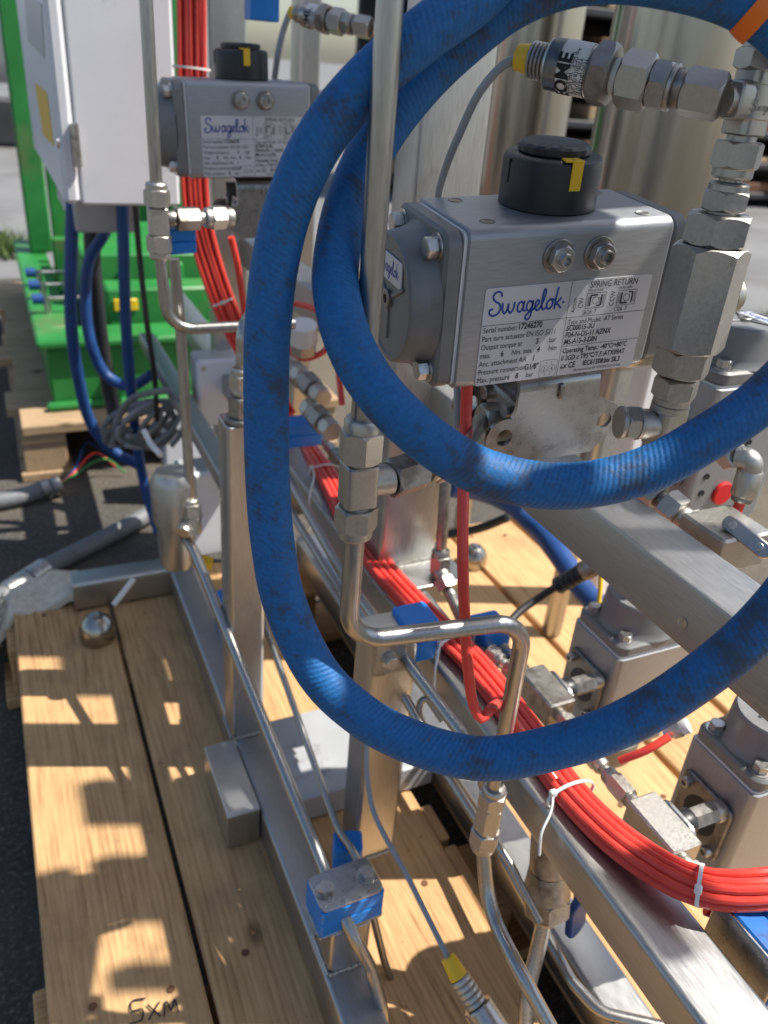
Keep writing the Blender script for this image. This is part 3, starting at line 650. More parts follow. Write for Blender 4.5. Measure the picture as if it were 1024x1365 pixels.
# bracket + ball valve beneath each upright actuator
def bracket_valve(root_mat, label_b, label_v, full=True):
    X, Y, Z = V((1, 0, 0)), V((0, 1, 0)), V((0, 0, 1))
    b = thing('mounting_bracket', label_b, 'bracket', mat=root_mat, group=None)
    yo = .012; fr = (V((0, yo, 0)), X, Z, -Y)
    ol = []
    def arc(cx, cy, r, a0, a1_, n=8): return [(cx + r * math.cos(R(a0 + (a1_ - a0) * i / n)), cy + r * math.sin(R(a0 + (a1_ - a0) * i / n))) for i in range(n + 1)]
    ol = [(.0560, -.0135), (.1225, -.0135), (.1240, -.0240)] + arc(.1325, -.0460, .0150, 82, -60, 9) + [(.1255, -.0720), (.0560, -.0720)] + list(reversed(arc(.0500, -.0480, .0150, 72, 262, 10))) + [(.0560, -.0270)]
    ol = [(.1225, -.0135), (.1240, -.0240)] + arc(.1325, -.0460, .0150, 82, -50, 9) + [(.1265, -.0720), (.0600, -.0720)] + arc(.0500, -.0480, .0150, 260, 75, 10) + [(.0565, -.0270), (.0565, -.0135)]
    ol = list(reversed(ol))
    mb = MB(); plate(mb, fr, ol, [circle(.0063, 18, .1335, -.0462), circle(.0066, 18, .0495, -.0480)], -.0015, .0015)
    part('front_flange', mb, M['bracket'], b)
    # rolled bend and top flange
    mb = MB(); n = 7; vs = []; prof = []
    for i in range(n + 1):
        an = R(90 * i / n); prof.append((yo - .0016 + .0105 - .0105 * math.cos(an), -.0135 + .0105 * math.sin(an)))
    prof2 = [(p[0] + .003 * math.cos(R(90 * i / n)), p[1] - .003 * math.sin(R(90 * i / n))) for i, p in enumerate(prof)]
    loop = prof + [(W_ := .066, prof[-1][1]), (.066, prof[-1][1] - .003)] + list(reversed(prof2))
    rings(mb, [[V((xx, p[0], p[1])) for p in loop] for xx in (.0565, .1225)])
    part('top_flange', mb, M['bracket'], b)
    mb = MB(); plate(mb, (V((0, .068, 0)), X, Z, -Y), ol, [circle(.0063, 18, .1335, -.0462), circle(.0066, 18, .0495, -.0480)], -.0015, .0015); part('rear_flange', mb, M['bracket'], b)
    mb = MB(); lathe(mb, (V((.0905, yo - .0005, -.0165)), X, Z, -Y), [(.0025, 0), (.0025, .002)], 10); obox(mb, (V((.0900, yo - .003, -.0160)), X, Z, -Y), .0035, .013, .004, .0012); part('key', mb, M['bracket'], b)
    v = thing('ball_valve', label_v, 'valve', mat=root_mat)
    c = V((.0905, .040, -.050))
    mb = MB(); obox(mb, (c, X, Y, Z), .050, .044, .046, .004); part('body', mb, M['dark_fitting'], v)
    mb = MB(); lathe(mb, (c + Z * .023, X, Y, Z), [(.014, 0), (.014, .010), (.008, .010), (.008, .026)], 24); part('stem', mb, M['fitting'], v)
    mb = MB(); hexagon(mb, (c + Z * .028, X, Y, Z), .021, 0, .007); part('packing_nut', mb, M['fitting'], v)
    for s in (-1, 1):
        for (dy, dz) in ((-.016, -.016), (.016, -.016), (-.016, .016), (.016, .016)):
            mb = MB(); bolt_head(mb, c + X * (s * .030) + Y * dy + Z * dz, X * s, .010, .007, False); part('bolt', mb, M['bolt'], v)
        mb = MB(); obox(mb, (c + X * (s * .0275), Y, Z, X), .044, .044, .006, .002); part('flange', mb, M['fitting'], v)
        mb = MB(); hexagon(mb, frame(c + X * (s * .0305), X * s), .024, 0, .014); part('end_fitting', mb, M['fitting'], v)
    return b, v
bracket_valve(Matrix.Translation(org) @ RW.to_4x4(), 'pressed steel bracket with two round holes under the sharp actuator', 'steel ball valve half hidden inside the bracket under the sharp actuator')
bracket_valve(Matrix.Translation(org2) @ RW2.to_4x4(), 'blurred steel bracket under the far actuator', 'blurred steel ball valve under the far actuator')

# actuators lying on their side below the rails: local x -> down, z -> -X (flange towards the rail)
def vert_mat(xface, yfront, ztop, H=.1035, tilt=0.0):
    m3 = Matrix(((0, 0, -1), (0, 1, 0), (-1, 0, 0)))            # columns: x->-Z, y->Y, z->-X
    m3 = Matrix(((0, 0, -1), (0, -1, 0), (-1, 0, 0)))           # proper rotation
    return m3
def side_actuator(label, xf, yf, zt, L=.118, W=.075, H=.10):
    # local x = world -Z, local y = world +Y, local z = world +X ... x cross y = (-Z)x(Y) = X = z
    m3 = Matrix(((0, 0, 1), (0, 1, 0), (-1, 0, 0)))
    m4 = Matrix.Translation(V((xf, yf, zt))) @ m3.to_4x4()
    a = build_actuator('valve_actuator', label, m4, L=L, W=W, H=H, plate_on=False, ports=False, group=None, indicator=False, capdome=.034)
    c = V((L / 2, W / 2, 0)); X, Y, Z = V((1, 0, 0)), V((0, 1, 0)), V((0, 0, 1))
    mb = MB(); prism(mb, (c, Y, X, -Z), rrect(.056, .062, .006, 4), .0, .004, .0012); fl = part('flange', mb, M['dark_fitting'], a)
    mb = MB(); lathe(mb, (c, Y, X, -Z), [(.018, .004), (.018, .0044), (.0165, .0044), (.0145, .0042), (.013, .0046), (.011, .0042)], 30); part('bearing_ring', mb, M['blackp'], a)
    for (p, q) in ((-.020, -.022), (.020, -.022), (-.020, .022), (.020, .022)):
        mb = MB(); socket_screw(mb, c + Y * p + X * q - Z * .004, -Z, .010, .007); part('cap_screw', mb, M['bolt'], a)
    return a
V1 = side_actuator('grey actuator on its end under the upper rail, middle of the row', .498, .456, .470)
V2 = side_actuator('nearest grey actuator on its end with bolted square flange, lower right', .498, .281, .466)
V3 = side_actuator('grey actuator standing behind the upper rail with red plug and push-in elbow', .540, .470, .742, L=.135)
# flat round label on V3's top is part of build; red plug + elbow
def w3(px, py): return ony(px, py, .4695)
mb = MB(); lathe(mb, frame(w3(962, 657), (0, -1, 0)), [(.0115, -.0003), (.0115, .002), (.0105, .003), (.0002, .0032)], 28)
p_ = part('port_plug', mb, M['redplug'], V3) if False else None
SH = V3.matrix_world.inverted() if False else (Matrix.Translation(V((.540, .470, .742))) @ Matrix(((0, 0, 1), (0, 1, 0), (-1, 0, 0))).to_4x4()).inverted()
def part_w(name, mb, mat, root):      # world-space mesh under a root that has a matrix
    mb.v = [tuple(SH @ V(p)) for p in mb.v]; return part(name, mb, mat, root)
part_w('port_plug', mb, M['redplug'], V3)
for (px, py) in ((935, 658), (942, 636), (1004, 608), (998, 590)):
    mb = MB(); lathe(mb, frame(w3(px, py), (0, -1, 0)), [(.0035, -.0002), (.0035, .0004), (.0030, .0004), (.0028, .0001), (.0002, .0001)], 16); part_w('screw_hole', mb, M['blackp'], V3)

# couplings and valves on the lower rail
def rail_valve(n, label, yc, zc, xf, hose_y):
    v = thing('ball_valve', label, 'valve', (.43, yc, zc - .025))
    seq(v, (xf - .004, yc, zc), (.446, yc, zc), [('coupling', 'cyl', 8, .016, M['fitting']), ('coupling', 'hex', 20, .017, M['dark_fitting']), ('stem_nut', 'cyl', 10, .022, M['blackp'])])
    mb = MB(); box(mb, (.410, yc - .030, zc - .012), (.440, yc + .026, zc + .016), .0018); part('body', mb, M['fitting'] if n == 2 else M['dark_fitting'], v)
    mb = MB(); prism(mb, (V((.4415, yc, zc + .002)), V((0, 1, 0)), V((0, 0, 1)), V((1, 0, 0))), rrect(.040, .024, .009, 5), 0, .0045, .001); part('stem_flange', mb, M['bolt'], v)
    for s in (-1, 1):
        mb = MB(); socket_screw(mb, V((.446, yc + s * .014, zc + .004)), V((1, 0, 0)), .006, .003); part('screw', mb, M['bolt'], v)
    seq(v, (.424, yc + .026, zc + .001), (.424, yc + .105, zc + .001), [('end_fitting', 'cyl', 5, .014, M['fitting']), ('end_nut', 'nut', 16, .017, M['fitting']), ('sleeve', 'cyl', 3, .011, M['fitting']), ('end_nut', 'nutr', 14, .0165, M['fitting']), ('sleeve', 'cyl', 4, .012, M['dark_fitting'])])
    seq(v, (.424, yc - .030, zc + .001), (.424, yc - .085, zc + .001), [('end_fitting', 'cyl', 5, .014, M['fitting']), ('end_nut', 'nut', 16, .017, M['fitting']), ('sleeve', 'cyl', 8, .010, M['dark_fitting']), ('end_nut', 'nutr', 14, .0165, M['dark_fitting'])])
    return v
rail_valve(1, 'dark steel ball valve coupled to the middle actuator of the row', .470, .437, .498, 0)
rail_valve(2, 'pale steel ball valve block beside the red tubing, coupled to the nearest actuator', .302, .434, .498, 0)

# ------------------------------------------------------------------ tubing: the central tube with its tee
ty = .385
t1 = thing('stainless_tube', 'sharp upright stainless tube crossing in front of the blue hose, with tee and low bend', 'tube', ony(480, 640, ty))
pts = [ony(518.5, -230, ty), ony(517, -10, ty), ony(497.5, 300, ty), ony(478, 566, ty)]
sweepmb = MB(); top = ony(519, -60, ty); bot = ony(479.5, 600, ty)
xx = (top.x + bot.x) / 2
def tz(py): return ony(490, py, ty).z
tube(t1, 'riser', [(.172, ty, 1.75), (.1735, ty, tz(585))], .0127, M['tube'], rad=.01, n=20)
TX = .174
za, zb, zc_, zd, ze = tz(560), tz(612), tz(672), tz(706), tz(716)
seq(t1, (TX, ty, zb), (TX, ty, tz(556)), [('tube_nut', 'nut', 1, .0225, M['fitting'])], ph=.35)
seq(t1, (TX, ty, zc_), (TX, ty, tz(712)), [('tube_nut', 'nut', 1, .0225, M['fitting'])], ph=.35)
mb = MB(); frt = (V((TX, ty, 0)), V((1, 0, 0)), V((0, 1, 0)), V((0, 0, 1)))
prism(mb, frt, rrect(.0195, .0195, .0035, 3), zc_ + .0015, zb - .0015, .001); lathe(mb, frt, [(.0085, zc_ - .001), (.0085, zb + .001)], 20)
lathe(mb, (V((TX, ty, (zb + zc_) / 2)), V((0, 1, 0)), V((0, 0, 1)), V((1, 0, 0))), [(.0092, 0), (.0092, .021), (.0075, .021)], 22); part('tee', mb, M['fitting'], t1)
zm = (zb + zc_) / 2
seq(t1, (TX + .020, ty, zm), (TX + .068, ty + .012, zm + .001), [('branch_nut', 'hex', 24, .0215, M['dark_fitting']), ('sleeve', 'cyl', 5, .013, M['fitting']), ('branch_nut', 'nutr', 20, .0215, M['fitting'])], ph=.2)
tube(t1, 'branch', [(TX + .066, ty + .012, zm + .001), (TX + .085, ty + .018, zm + .003), a1(.045, .04, -.05)], .0127, M['tube'], rad=.02, n=16)
pr = ony(701, 830, .372); pl = ony(474, 853, ty)
lowx = ony(668, 1040, .372)
low = [(TX, ty, tz(705)), (TX, ty, pl.z), (pr.x, .372, pr.z + .002), (pr.x + .002, .372, ony(664, 1056, .372).z)]
tube(t1, 'bent_tube', low, .0127, M['tube'], rad=.026, n=20)
e0 = V(low[-1])
t1b = thing('stainless_tube', 'stainless tube with union nut dropping out of the hose loop to the lower edge', 'tube', e0)
q1 = ony(658, 1125, .372); q1.x = e0.x
seq(t1b, e0 + V((0, 0, .008)), q1, [('tube_nut', 'nutr', 18, .0205, M['fitting']), ('union_body', 'hex', 26, .0195, M['fitting']), ('tube_nut', 'nut', 22, .0225, M['fitting'])], ph=.3)
q3 = onz(735, 1372, .30); 
tube(t1b, 'bent_tube', [q1 + V((0, 0, .003)), onx(651, 1212, q1.x), onz(690, 1290, .335), q3, onz(790, 1470, .27)], .0127, M['tube'], rad=.045, n=18)

# ------------------------------------------------------------------ blue hose
hose = [(800, -330, .50), (745, -170, .42), (650, -18, .388), (565, 46, .382), (486, 112, .386), (424, 190, .393), (387, 270, .404), (367, 350, .414), (357, 440, .424), (355, 520, .433), (357, 640, .444), (364, 725, .450), (379, 802, .454), (424, 897, .457), (470, 944, .457), (530, 981, .456), (640, 1011, .452), (752, 993, .445), (827, 966, .438), (905, 922, .428), (1015, 832, .412),
        (1110, 700, .40), (1165, 520, .40), (1150, 280, .395), (1085, 90, .388), (1000, 8, .384), (870, -30, .386), (775, -30, .392), (690, 0, .405), (610, 62, .418), (553, 119, .422), (500, 192, .425), (463, 275, .424), (448, 350, .421), (449, 395, .414), (468, 463, .404), (504, 522, .399), (552, 571, .400), (605, 610, .405), (651, 632, .41), (731, 648, .414), (802, 643, .415), (873, 622, .413), (940, 585, .41), (1012, 536, .41), (1090, 450, .42), (1150, 320, .45), (1180, 120, .5)]
mb = MB(); sweep(mb, crom([D(a, b_, c) for a, b_, c in hose], .004), .0122, 28)
H = solo('hose', mb, M['hose'], 'thick scuffed blue rubber hose coiled in two big loops across the picture', 'hose')
mb = MB(); pth = crom([D(a, b_, c) for a, b_, c in hose[23:27]], .004)
c0 = D(1014, 15, .384); dd = (D(1000, 8, .384) - D(1085, 90, .388)).normalized()
lathe(mb, frame(c0, dd), [(.0124, -.004), (.0142, -.004), (.0146, .0), (.0142, .005), (.0124, .005)], 28)
solo('hose_ring', mb, M['orange'], 'orange plastic ring on the blue hose at the upper right edge', 'ring')

# ------------------------------------------------------------------ right-hand fitting column and pressure transmitter
CX, CY = .3755, .36
def cz(py): return ony(940, py, CY).z
def colpt(py): return V((CX, CY, cz(py)))
def build_column(label, mat4=None):
    r = thing('fitting_column', label, 'pipe fitting', mat=mat4 or Matrix.Identity(4))
    F = M['fitting']
    seq(r, colpt(100), colpt(-70), [('neck', 'cyl', 8, .0165, F), ('tube_nut', 'nut', 26, .0245, F), ('tube', 'cyl', 60, .0127, M['tube'])], ph=.4)
    c = colpt(130); mb = MB()
    for d in ((0, 0, 1), (0, 0, -1), (1, 0, 0), (-1, -.0, .0)):
        fr = frame(c, d); prism(mb, fr, rrect(.0185, .0185, .004, 3), .0, .0165, .001); lathe(mb, fr, [(.0080, .015), (.0080, .0205), (.006, .0205)], 20)
    obox(mb, (c, V((1, 0, 0)), V((0, 1, 0)), V((0, 0, 1))), .022, .0195, .022, .003); part('cross_fitting', mb, F, r)
    mb = MB(); script_logo(mb, (c + V((-.008, -.0101, -.004)), V((1, 0, 0)), V((0, 0, 1)), V((0, -1, 0))), 0, 0, .018, .0); part('stamped_mark', mb, M['dark_fitting'], r)
    seq(r, c + V((.020, 0, 0)), c + V((.075, 0, .001)), [('neck', 'cyl', 2, .016, F), ('tube_nut', 'nut', 22, .0245, F), ('tube', 'cyl', 30, .0127, M['tube'])], ph=.2)
    seq(r, colpt(172), colpt(237), [('neck', 'cyl', 5, .0155, F), ('tube_nut', 'nut', 20, .0235, F)], ph=.5)
    seq(r, colpt(236), colpt(286), [('tube', 'cyl', 3, .0127, M['tube']), ('tube_nut', 'nutr', 20, .0235, F), ('neck', 'cyl', 3, .0165, F)], ph=.25)
    seq(r, colpt(284), colpt(326), [('adapter', 'hex', 20, .0335, F)], ph=.35)
    seq(r, colpt(326.5), colpt(461), [('valve_body', 'hex', 60, .0385, F)], ph=.62, n=36)
    seq(r, colpt(461.5), colpt(534), [('adapter', 'hex', 20, .0305, F), ('neck', 'cyl', 3, .017, F), ('tube_nut', 'nut', 22, .0245, F)], ph=.5)
    mb = MB(); b = colpt(575); prism(mb, (V((CX, CY, 0)), V((1, 0, 0)), V((0, 1, 0)), V((0, 0, 1))), rrect(.0195, .0195, .004, 3), b.z - .006, cz(540), .001)
    lathe(mb, (V((CX, CY, 0)), V((1, 0, 0)), V((0, 1, 0)), V((0, 0, 1))), [(.0118, cz(541)), (.0118, cz(533)), (.009, cz(531.5))], 24)
    lathe(mb, frame(b + V((-.002, .001, .009)), (-1, .25, 0)), [(.0098, 0), (.0098, .016), (.0085, .018)], 24); part('elbow', mb, F, r)
    e0 = b + V((-.017, .005, .009)); e1 = e0 + V((-.0135, .0045, .0005))
    seq(r, e0, e1, [('collar', 'cyl', 3, .021, F), ('tube_nut', 'hex', 13, .0195, F), ('collar', 'cyl', 5, .021, F)], ph=.5)
    # side plug on the valve body
    mb = MB(); k = colpt(395); lathe(mb, frame(k + V((.020, 0, 0)), (1, .1, 0)), [(.011, 0), (.011, .006), (.009, .009), (.0002, .009)], 20); part('plug', mb, F, r)
    return r
col = build_column('column of hex fittings and a cross at the right edge beside the sharp actuator')

def build_transmitter(label, mat4=None):
    r = thing('pressure_transmitter', label, 'sensor', mat=mat4 or Matrix.Identity(4)); F = M['fitting']
    p0 = ony(950, 126, CY) ; p0.x = CX - .020; p0.z = cz(130) + .0005; p0.y = CY; p1 = D(690, 76, .462); d = p1 - p0
    def at(px): 
        # point of the axis at picture column px
        lo, hi = 0.0, 1.0
        for _ in range(30):
            mid = (lo + hi) / 2; q = p0 + d * mid - O; xx = 512 + FPX * (V((AX_X.x, AX_Y.x, AX_Z.x)).dot(q)) / (V((AX_X.z, AX_Y.z, AX_Z.z)).dot(q))
            if xx > px: lo = mid
            else: hi = mid
        return p0 + d * lo
    seq(r, p0, at(912), [('fitting_nut', 'hex', 10, .0215, F)], ph=.3)
    seq(r, at(912), at(868), [('collar', 'cyl', 6, .0205, M['dark_fitting']), ('collar', 'cyl', 3, .0235, F), ('fitting_nut', 'hex', 12, .0225, F)], ph=.1)
    seq(r, at(868), at(828), [('fitting_nut', 'hex', 12, .0255, F)], ph=.45)
    seq(r, at(828), at(818), [('sealing_tape', 'cyl', 10, .019, M['tie'])])
    seq(r, at(818), at(792), [('sensor_hex', 'hex', 10, .0295, M['dark_fitting'])], ph=.2)
    a, b = at(792), at(733); seq(r, a, b, [('sensor_body', 'cyl', 10, .0268, M['tube'])], n=40)
    # printed wrap label
    L = (b - a).length; fr = frame(a, b - a)
    view = (O - a).normalized(); xx = (view - fr[3] * view.dot(fr[3])).normalized(); yy = fr[3].cross(xx); rad = .0136
    mb = MB(); n = 28; vs = []; fs = []
    for i in range(n + 1):
        an = R(-100 + 200 * i / n)
        for t in (.07 * L, .66 * L): vs.append(a + (xx * math.cos(an) + yy * math.sin(an)) * rad + fr[3] * t)
    for i in range(n): fs.append((2 * i, 2 * i + 1, 2 * i + 3, 2 * i + 2))
    mb.add(vs, fs); lb = part('wrap_label', mb, M['tie'], r)
    mb = MB()
    def wrap(s, size, t, c0, off=0.0):
        vs, fs = text2d(s, size, 'LEFT', off); out = []
        for (u, v) in vs:
            an = (c0 + u) / rad; out.append(a + (xx * math.cos(an) + yy * math.sin(an)) * (rad + .00025) + fr[3] * (t - v))
        mb.add(out, fs)
    wrap('EOME', .0105, .66 * L, -.0205, .0004)
    for i, s in enumerate(('ECT 8472-25ED-7', '0...250 bar  4-20 mA', 'S/N: 181810031', '24 VDC  2-wire', 'M/W181810031')): wrap(s, .0031, (.42 - .075 * i) * L, -.015)
    part('printed_text', mb, M['ink'], lb)
    seq(r, b, at(708), [('connector', 'ridge', 12, .0195, M['fitting'])])
    seq(r, at(708), at(690), [('sleeve', 'cone', 10, .0165, M['yellow'], .0135)])
    return r
tr = build_transmitter('pressure transmitter with printed white wrap and yellow sleeve, sharp at upper right')
cable('sensor_cable', [D(693, 77, .462), D(672, 86, .466), D(640, 122, .478), D(612, 180, .50), D(594, 225, .53), D(584, 270, .56), D(590, 380, .60), D(608, 500, .60), D(609, 560, .60), D(598, 620, .62)], .0052, M['cable'], 'grey sensor cable curving down from the yellow sleeve behind the sharp actuator', 'cable')
OFF = Matrix.Translation(V((.085, .667, .035)))
build_column('blurred column of fittings beside the far actuator', OFF)
build_transmitter('blurred pressure transmitter with yellow sleeve behind the tube at the top', OFF)
cable('sensor_cable', [D(386, 18, 1.02), D(378, 40, 1.02), D(371, 70, 1.02), D(366, 105, 1.04)], .008, M['cable'], 'pale blurred sensor cable dropping behind the far actuator', 'cable')

# ------------------------------------------------------------------ red tubing
def offset_paths(path, n, dia, seed=1, flat=0.55):
    rr = random.Random(seed); spots = []
    lay = [(-2, 0), (-1, 0), (0, 0), (1, 0), (2, 0), (-1.5, .87), (-.5, .87), (.5, .87), (1.5, .87)][:n]
    res = []
    tight = [(-1, 0), (-.5, .87), (-.0, 0), (.5, .87), (1, 0), (-1, 1.74), (0, 1.74), (1, 1.74), (1.5, .87)]
    knots = [min(range(len(path)), key=lambda k: (path[k] - q).length) for q in (onz(755, 1066, .455), onz(600, 858, .4505), onz(436, 634, .4505))]; kend = min(range(len(path)), key=lambda k: (path[k] - onz(930, 1187, .462)).length)
    def squeeze(i):
        a = max([.45 * math.exp(-((i - k) / 5.0) ** 2) for k in knots]); b_ = 1 / (1 + math.exp(-(i - kend + 3) / 2.5)); return min(1, a + b_ * .9)
    for q_, (u0, v0) in enumerate(lay):
        ph = rr.uniform(0, 6.28); out = []; u1, v1 = tight[q_]
        for i, p in enumerate(path):
            t = (path[min(i + 1, len(path) - 1)] - path[max(0, i - 1)]).normalized()
            side = t.cross(V((0, 0, 1)));
            if side.length < .3: side = V((1, 0, 0)) - t * t.x
            side.normalize()
            if abs(t.z) > .8: side = (V((.95, -.3, 0)) - t * t.dot(V((.95, -.3, 0)))).normalized()
            up = side.cross(t).normalized()
            k_ = squeeze(i); u = u0 + (u1 - u0) * k_; v = v0 + (v1 - v0) * k_
            wv = math.sin(i * .10 + ph) * .16 + .14 * math.sin(i * .043 + ph * 2.3)
            out.append(p + side * ((u + wv) * dia * .98) + up * (v * dia))
        res.append(out)
    return res
rb = thing('tubing_bundle', 'thick bundle of red plastic tubes running the length of the lower rail', 'tubing', onz(640, 895, .452))
zb_ = R1z + .0045
key = [ony(253, -160, 1.22), ony(255, 60, 1.22), ony(258, 200, 1.21), ony(264, 285, 1.20), ony(282, 355, 1.19), ony(308, 425, 1.17), ony(348, 498, 1.14), onz(392, 570, zb_), onz(440, 643, zb_), onz(490, 735, zb_), onz(558, 815, zb_), onz(636, 893, zb_), onz(708, 985, zb_), onz(760, 1062, zb_), onz(838, 1136, zb_ + .004), onz(930, 1187, zb_ + .014), onz(1026, 1190, zb_ + .022), onz(1130, 1160, zb_ + .02)]
bp = crom(key, .012)
for pth in offset_paths(bp, 9, .0072, 4):
    mb = MB(); sweep(mb, pth, .0036, 10); part('tube', mb, M['red'], rb)
def rcable(pts, dia, label):
    return cable('red_tube', pts, dia, M['red'], label, 'tube', 'single red air tubes')
rcable([D(623, 505, .55), D(621, 560, .56), D(618, 650, .565), D(617, 740, .57), D(620, 830, .585), D(625, 900, .60), D(632, 942, .61), D(642, 958, .612), D(652, 948, .615), D(668, 940, .645), D(700, 985, .66), D(740, 1040, .645)], .0082, 'single red tube dropping straight from the sharp actuator to the bundle')
rcable([D(308, 316, .93), D(316, 350, .95), D(324, 400, 1.0), D(330, 450, 1.05), D(345, 500, 1.1)], .0082, 'blurred single red tube hanging under the far actuator')
rcable([D(378, 404, 1.1), D(402, 406, 1.08), D(428, 418, 1.05), D(446, 450, 1.02), D(452, 500, 1.0), D(456, 540, 1.0)], .0082, 'red tube arching inside the hose loop at left, upper one')
rcable([D(384, 465, 1.08), D(405, 478, 1.06), D(430, 470, 1.06), D(440, 455, 1.08)], .0082, 'short red tube curl behind the hose below the pale knob')
rcable([D(826, 1014, .70), D(862, 1000, .69), D(892, 982, .69)], .0072, 'short red tube just under the big hose at right')
rcable([D(940, 1214, .60), D(975, 1228, .60), D(1010, 1250, .60)], .0075, 'red tube end beside the scuffed blue clamp')
def tie(c, axis, rx, ry, up, label, tail=None, wd=.0028, mat='tie'):
    axis = V(axis).normalized(); x, y, z = basis(axis, up); c = V(c)
    t = thing('cable_tie', label, 'cable tie', c, 'white cable ties on the red tubing'); mb = MB(); n = 30; L = [[], [], [], []]
    for i in range(n):
        a = 2 * math.pi * i / n; p = c + x * (rx * math.cos(a)) + y * (ry * math.sin(a)); q = c + x * ((rx + .0011) * math.cos(a)) + y * ((ry + .0011) * math.sin(a))
        L[0].append(p - z * wd / 2); L[1].append(p + z * wd / 2); L[2].append(q + z * wd / 2); L[3].append(q - z * wd / 2)
    rings(mb, [L[0], L[3], L[2], L[1], L[0]], (False, False)); part('strap', mb, M[mat], t)
    hp = c + x * (-rx * .85) + y * (ry * .75); mb = MB(); obox(mb, (hp, x, z, y), .0062, .0052, .0055, .001); part('head', mb, M[mat], t)
    if tail:
        mb = MB(); P = crom([hp] + [V(q) for q in tail], .004); vs = []
        for i, p in enumerate(P):
            for q in (p - z * wd / 2, p + z * wd / 2): vs.append(q)
        P2 = []; sweep(mb, P, wd * .42, 6); part('tail', mb, M[mat], t)
    return t
def bund_at(px, py, z=None):
    q = onz(px, py, zb_); i = min(range(len(bp)), key=lambda k: (bp[k] - q).length); return bp[i] + V((0, 0, .003)), bp[min(i + 1, len(bp) - 1)] - bp[max(0, i - 1)]
c_, a_ = bund_at(755, 1066); tie(c_, a_, .0225, .0115, (0, 0, 1), 'white cable tie with a long tail over the red bundle, lower right', [D(735, 1080, .645), D(722, 1110, .64), D(719, 1140, .645)])
c_, a_ = bund_at(934, 1190); tie(c_ + V((0, 0, .003)), a_, .0150, .0125, (0, 0, 1), 'white cable tie where the red bundle turns to the right edge')
c_, a_ = bund_at(600, 858); tie(c_, a_, .0235, .0115, (0, 0, 1), 'white cable tie behind the bent tube with its tail down the rail', [D(585, 868, .76), D(580, 895, .76), D(579, 925, .77)])
c_, a_ = bund_at(436, 634); tie(c_, a_, .0235, .0115, (0, 0, 1), 'white cable tie on the bundle just left of the tee', [D(418, 640, 1.0), D(413, 660, 1.0), D(413, 705, 1.02)])
i_ = min(range(len(bp)), key=lambda k: (bp[k] - ony(300, 402, 1.18)).length); tie(bp[i_], bp[i_ + 1] - bp[i_], .023, .013, (0, 0, 1), 'blurred white cable tie on the sloping bundle under the far actuator')
i_ = min(range(len(bp)), key=lambda k: (bp[k] - ony(255, 88, 1.22)).length); tie(bp[i_], bp[i_ + 1] - bp[i_], .024, .016, (0, 1, 0), 'blurred white cable tie on the upright bundle behind the far actuator')

# ------------------------------------------------------------------ blue tube clamps
def clamp(label, c, wx, wy, hz, mat='bluep', cover=True, yaw=0.0, bolts=True, up=(0, 0, 1), xdir=(1, 0, 0)):
    t = thing('tube_clamp', label, 'clamp', V(c), 'blue plastic tube clamps'); z = V(up).normalized(); x = (Matrix.Rotation(yaw, 3, z) @ V(xdir)); x = (x - z * x.dot(z)).normalized(); y = z.cross(x); c = V(c)
    for s in (0, 1):
        mb = MB(); fr = (c + z * (hz * (.0 if s == 0 else .505)), x, y, z); prism(mb, fr, rrect(wx, wy, .004, 4), 0, hz * .495, .0012); part('clamp_half', mb, M[mat], t)
    if cover:
        mb = MB(); prism(mb, (c + z * (hz + .0003), x, y, z), rrect(wx * .98, wy * .98, .007, 5), 0, .003, .0008); cv = part('cover_plate', mb, M['bracket'], t)
        if bolts:
            for s in (-1, 1):
                mb = MB(); bolt_head(mb, c + z * (hz + .0032) + x * (s * wx * .32), z, .0125, .0075); part('bolt', mb, M['bolt'], cv)
        mb = MB(); prism(mb, (c - z * .0035, x, y, z), rrect(wx * 1.02, wy * .98, .003, 3), 0, .003, .0006); part('weld_plate', mb, M['bracket'], t)
    return t
clamp('sharp blue clamp with stamped steel cover and two hex bolts, bottom centre', (.2145, .440, .2585), .064, .040, .0335, yaw=R(2))
mb = MB(); c_ = V((.2145, .440, .2954))
put_text(mb, (c_, V((1, 0, 0)), V((0, 1, 0)), V((0, 0, 1))), '1/2 A', .006, 0, .004, 'CENTER'); put_text(mb, (c_, V((1, 0, 0)), V((0, 1, 0)), V((0, 0, 1))), 'HDA', .006, 0, -.008, 'CENTER')
solo_ = part('stamped_mark', mb, M['dark_fitting'], [o for o in COL.objects if o.name.startswith('tube_clamp')][0])
clamp('small blue clamp standing behind the bolted steel cover at bottom centre', onx(462, 1146, .246), .030, .026, .030, cover=False, yaw=R(-20))
clamp('blue clamp at the head of the post under the bent tube', (.322, .556, .452), .036, .036, .046, cover=False)
mb = MB(); box(mb, (.2675, .527, .455), (.300, .5315, .494), .002); tag(mb and solo('clamp_bracket', mb, M['bracket'], 'steel clip plate with a bolt beside the blue clamp on the post', 'bracket'), 'steel clip plate with a bolt beside the blue clamp on the post', 'bracket')
mb = MB(); bolt_head(mb, V((.283, .527, .474)), (0, -1, 0), .012, .007); part('bolt', mb, M['bolt'], [o for o in COL.objects if o.name == 'clamp_bracket'][0])
clamp('blue clamp behind the red bundle to the right of the red drop tube', (.415, .562, .424), .036, .036, .038, cover=False)
clamp('blurred blue clamp on top of the left post beside the hose', (.238, .770, .585), .018, .036, .060, cover=False)
pf = thing('pipe_fitting', 'blurred fitting and tube stub on top of the left post beside the hose', 'pipe fitting', (.209, .77, .625))
seq(pf, (.209, .765, .6255), (.209, .765, .70), [('flange', 'cyl', 4, .038, M['dark_fitting']), ('nut', 'hex', 16, .026, M['dark_fitting']), ('collar', 'cyl', 5, .021, M['fitting']), ('nut', 'nut', 16, .024, M['fitting']), ('tube', 'cyl', 12, .0127, M['tube'])])
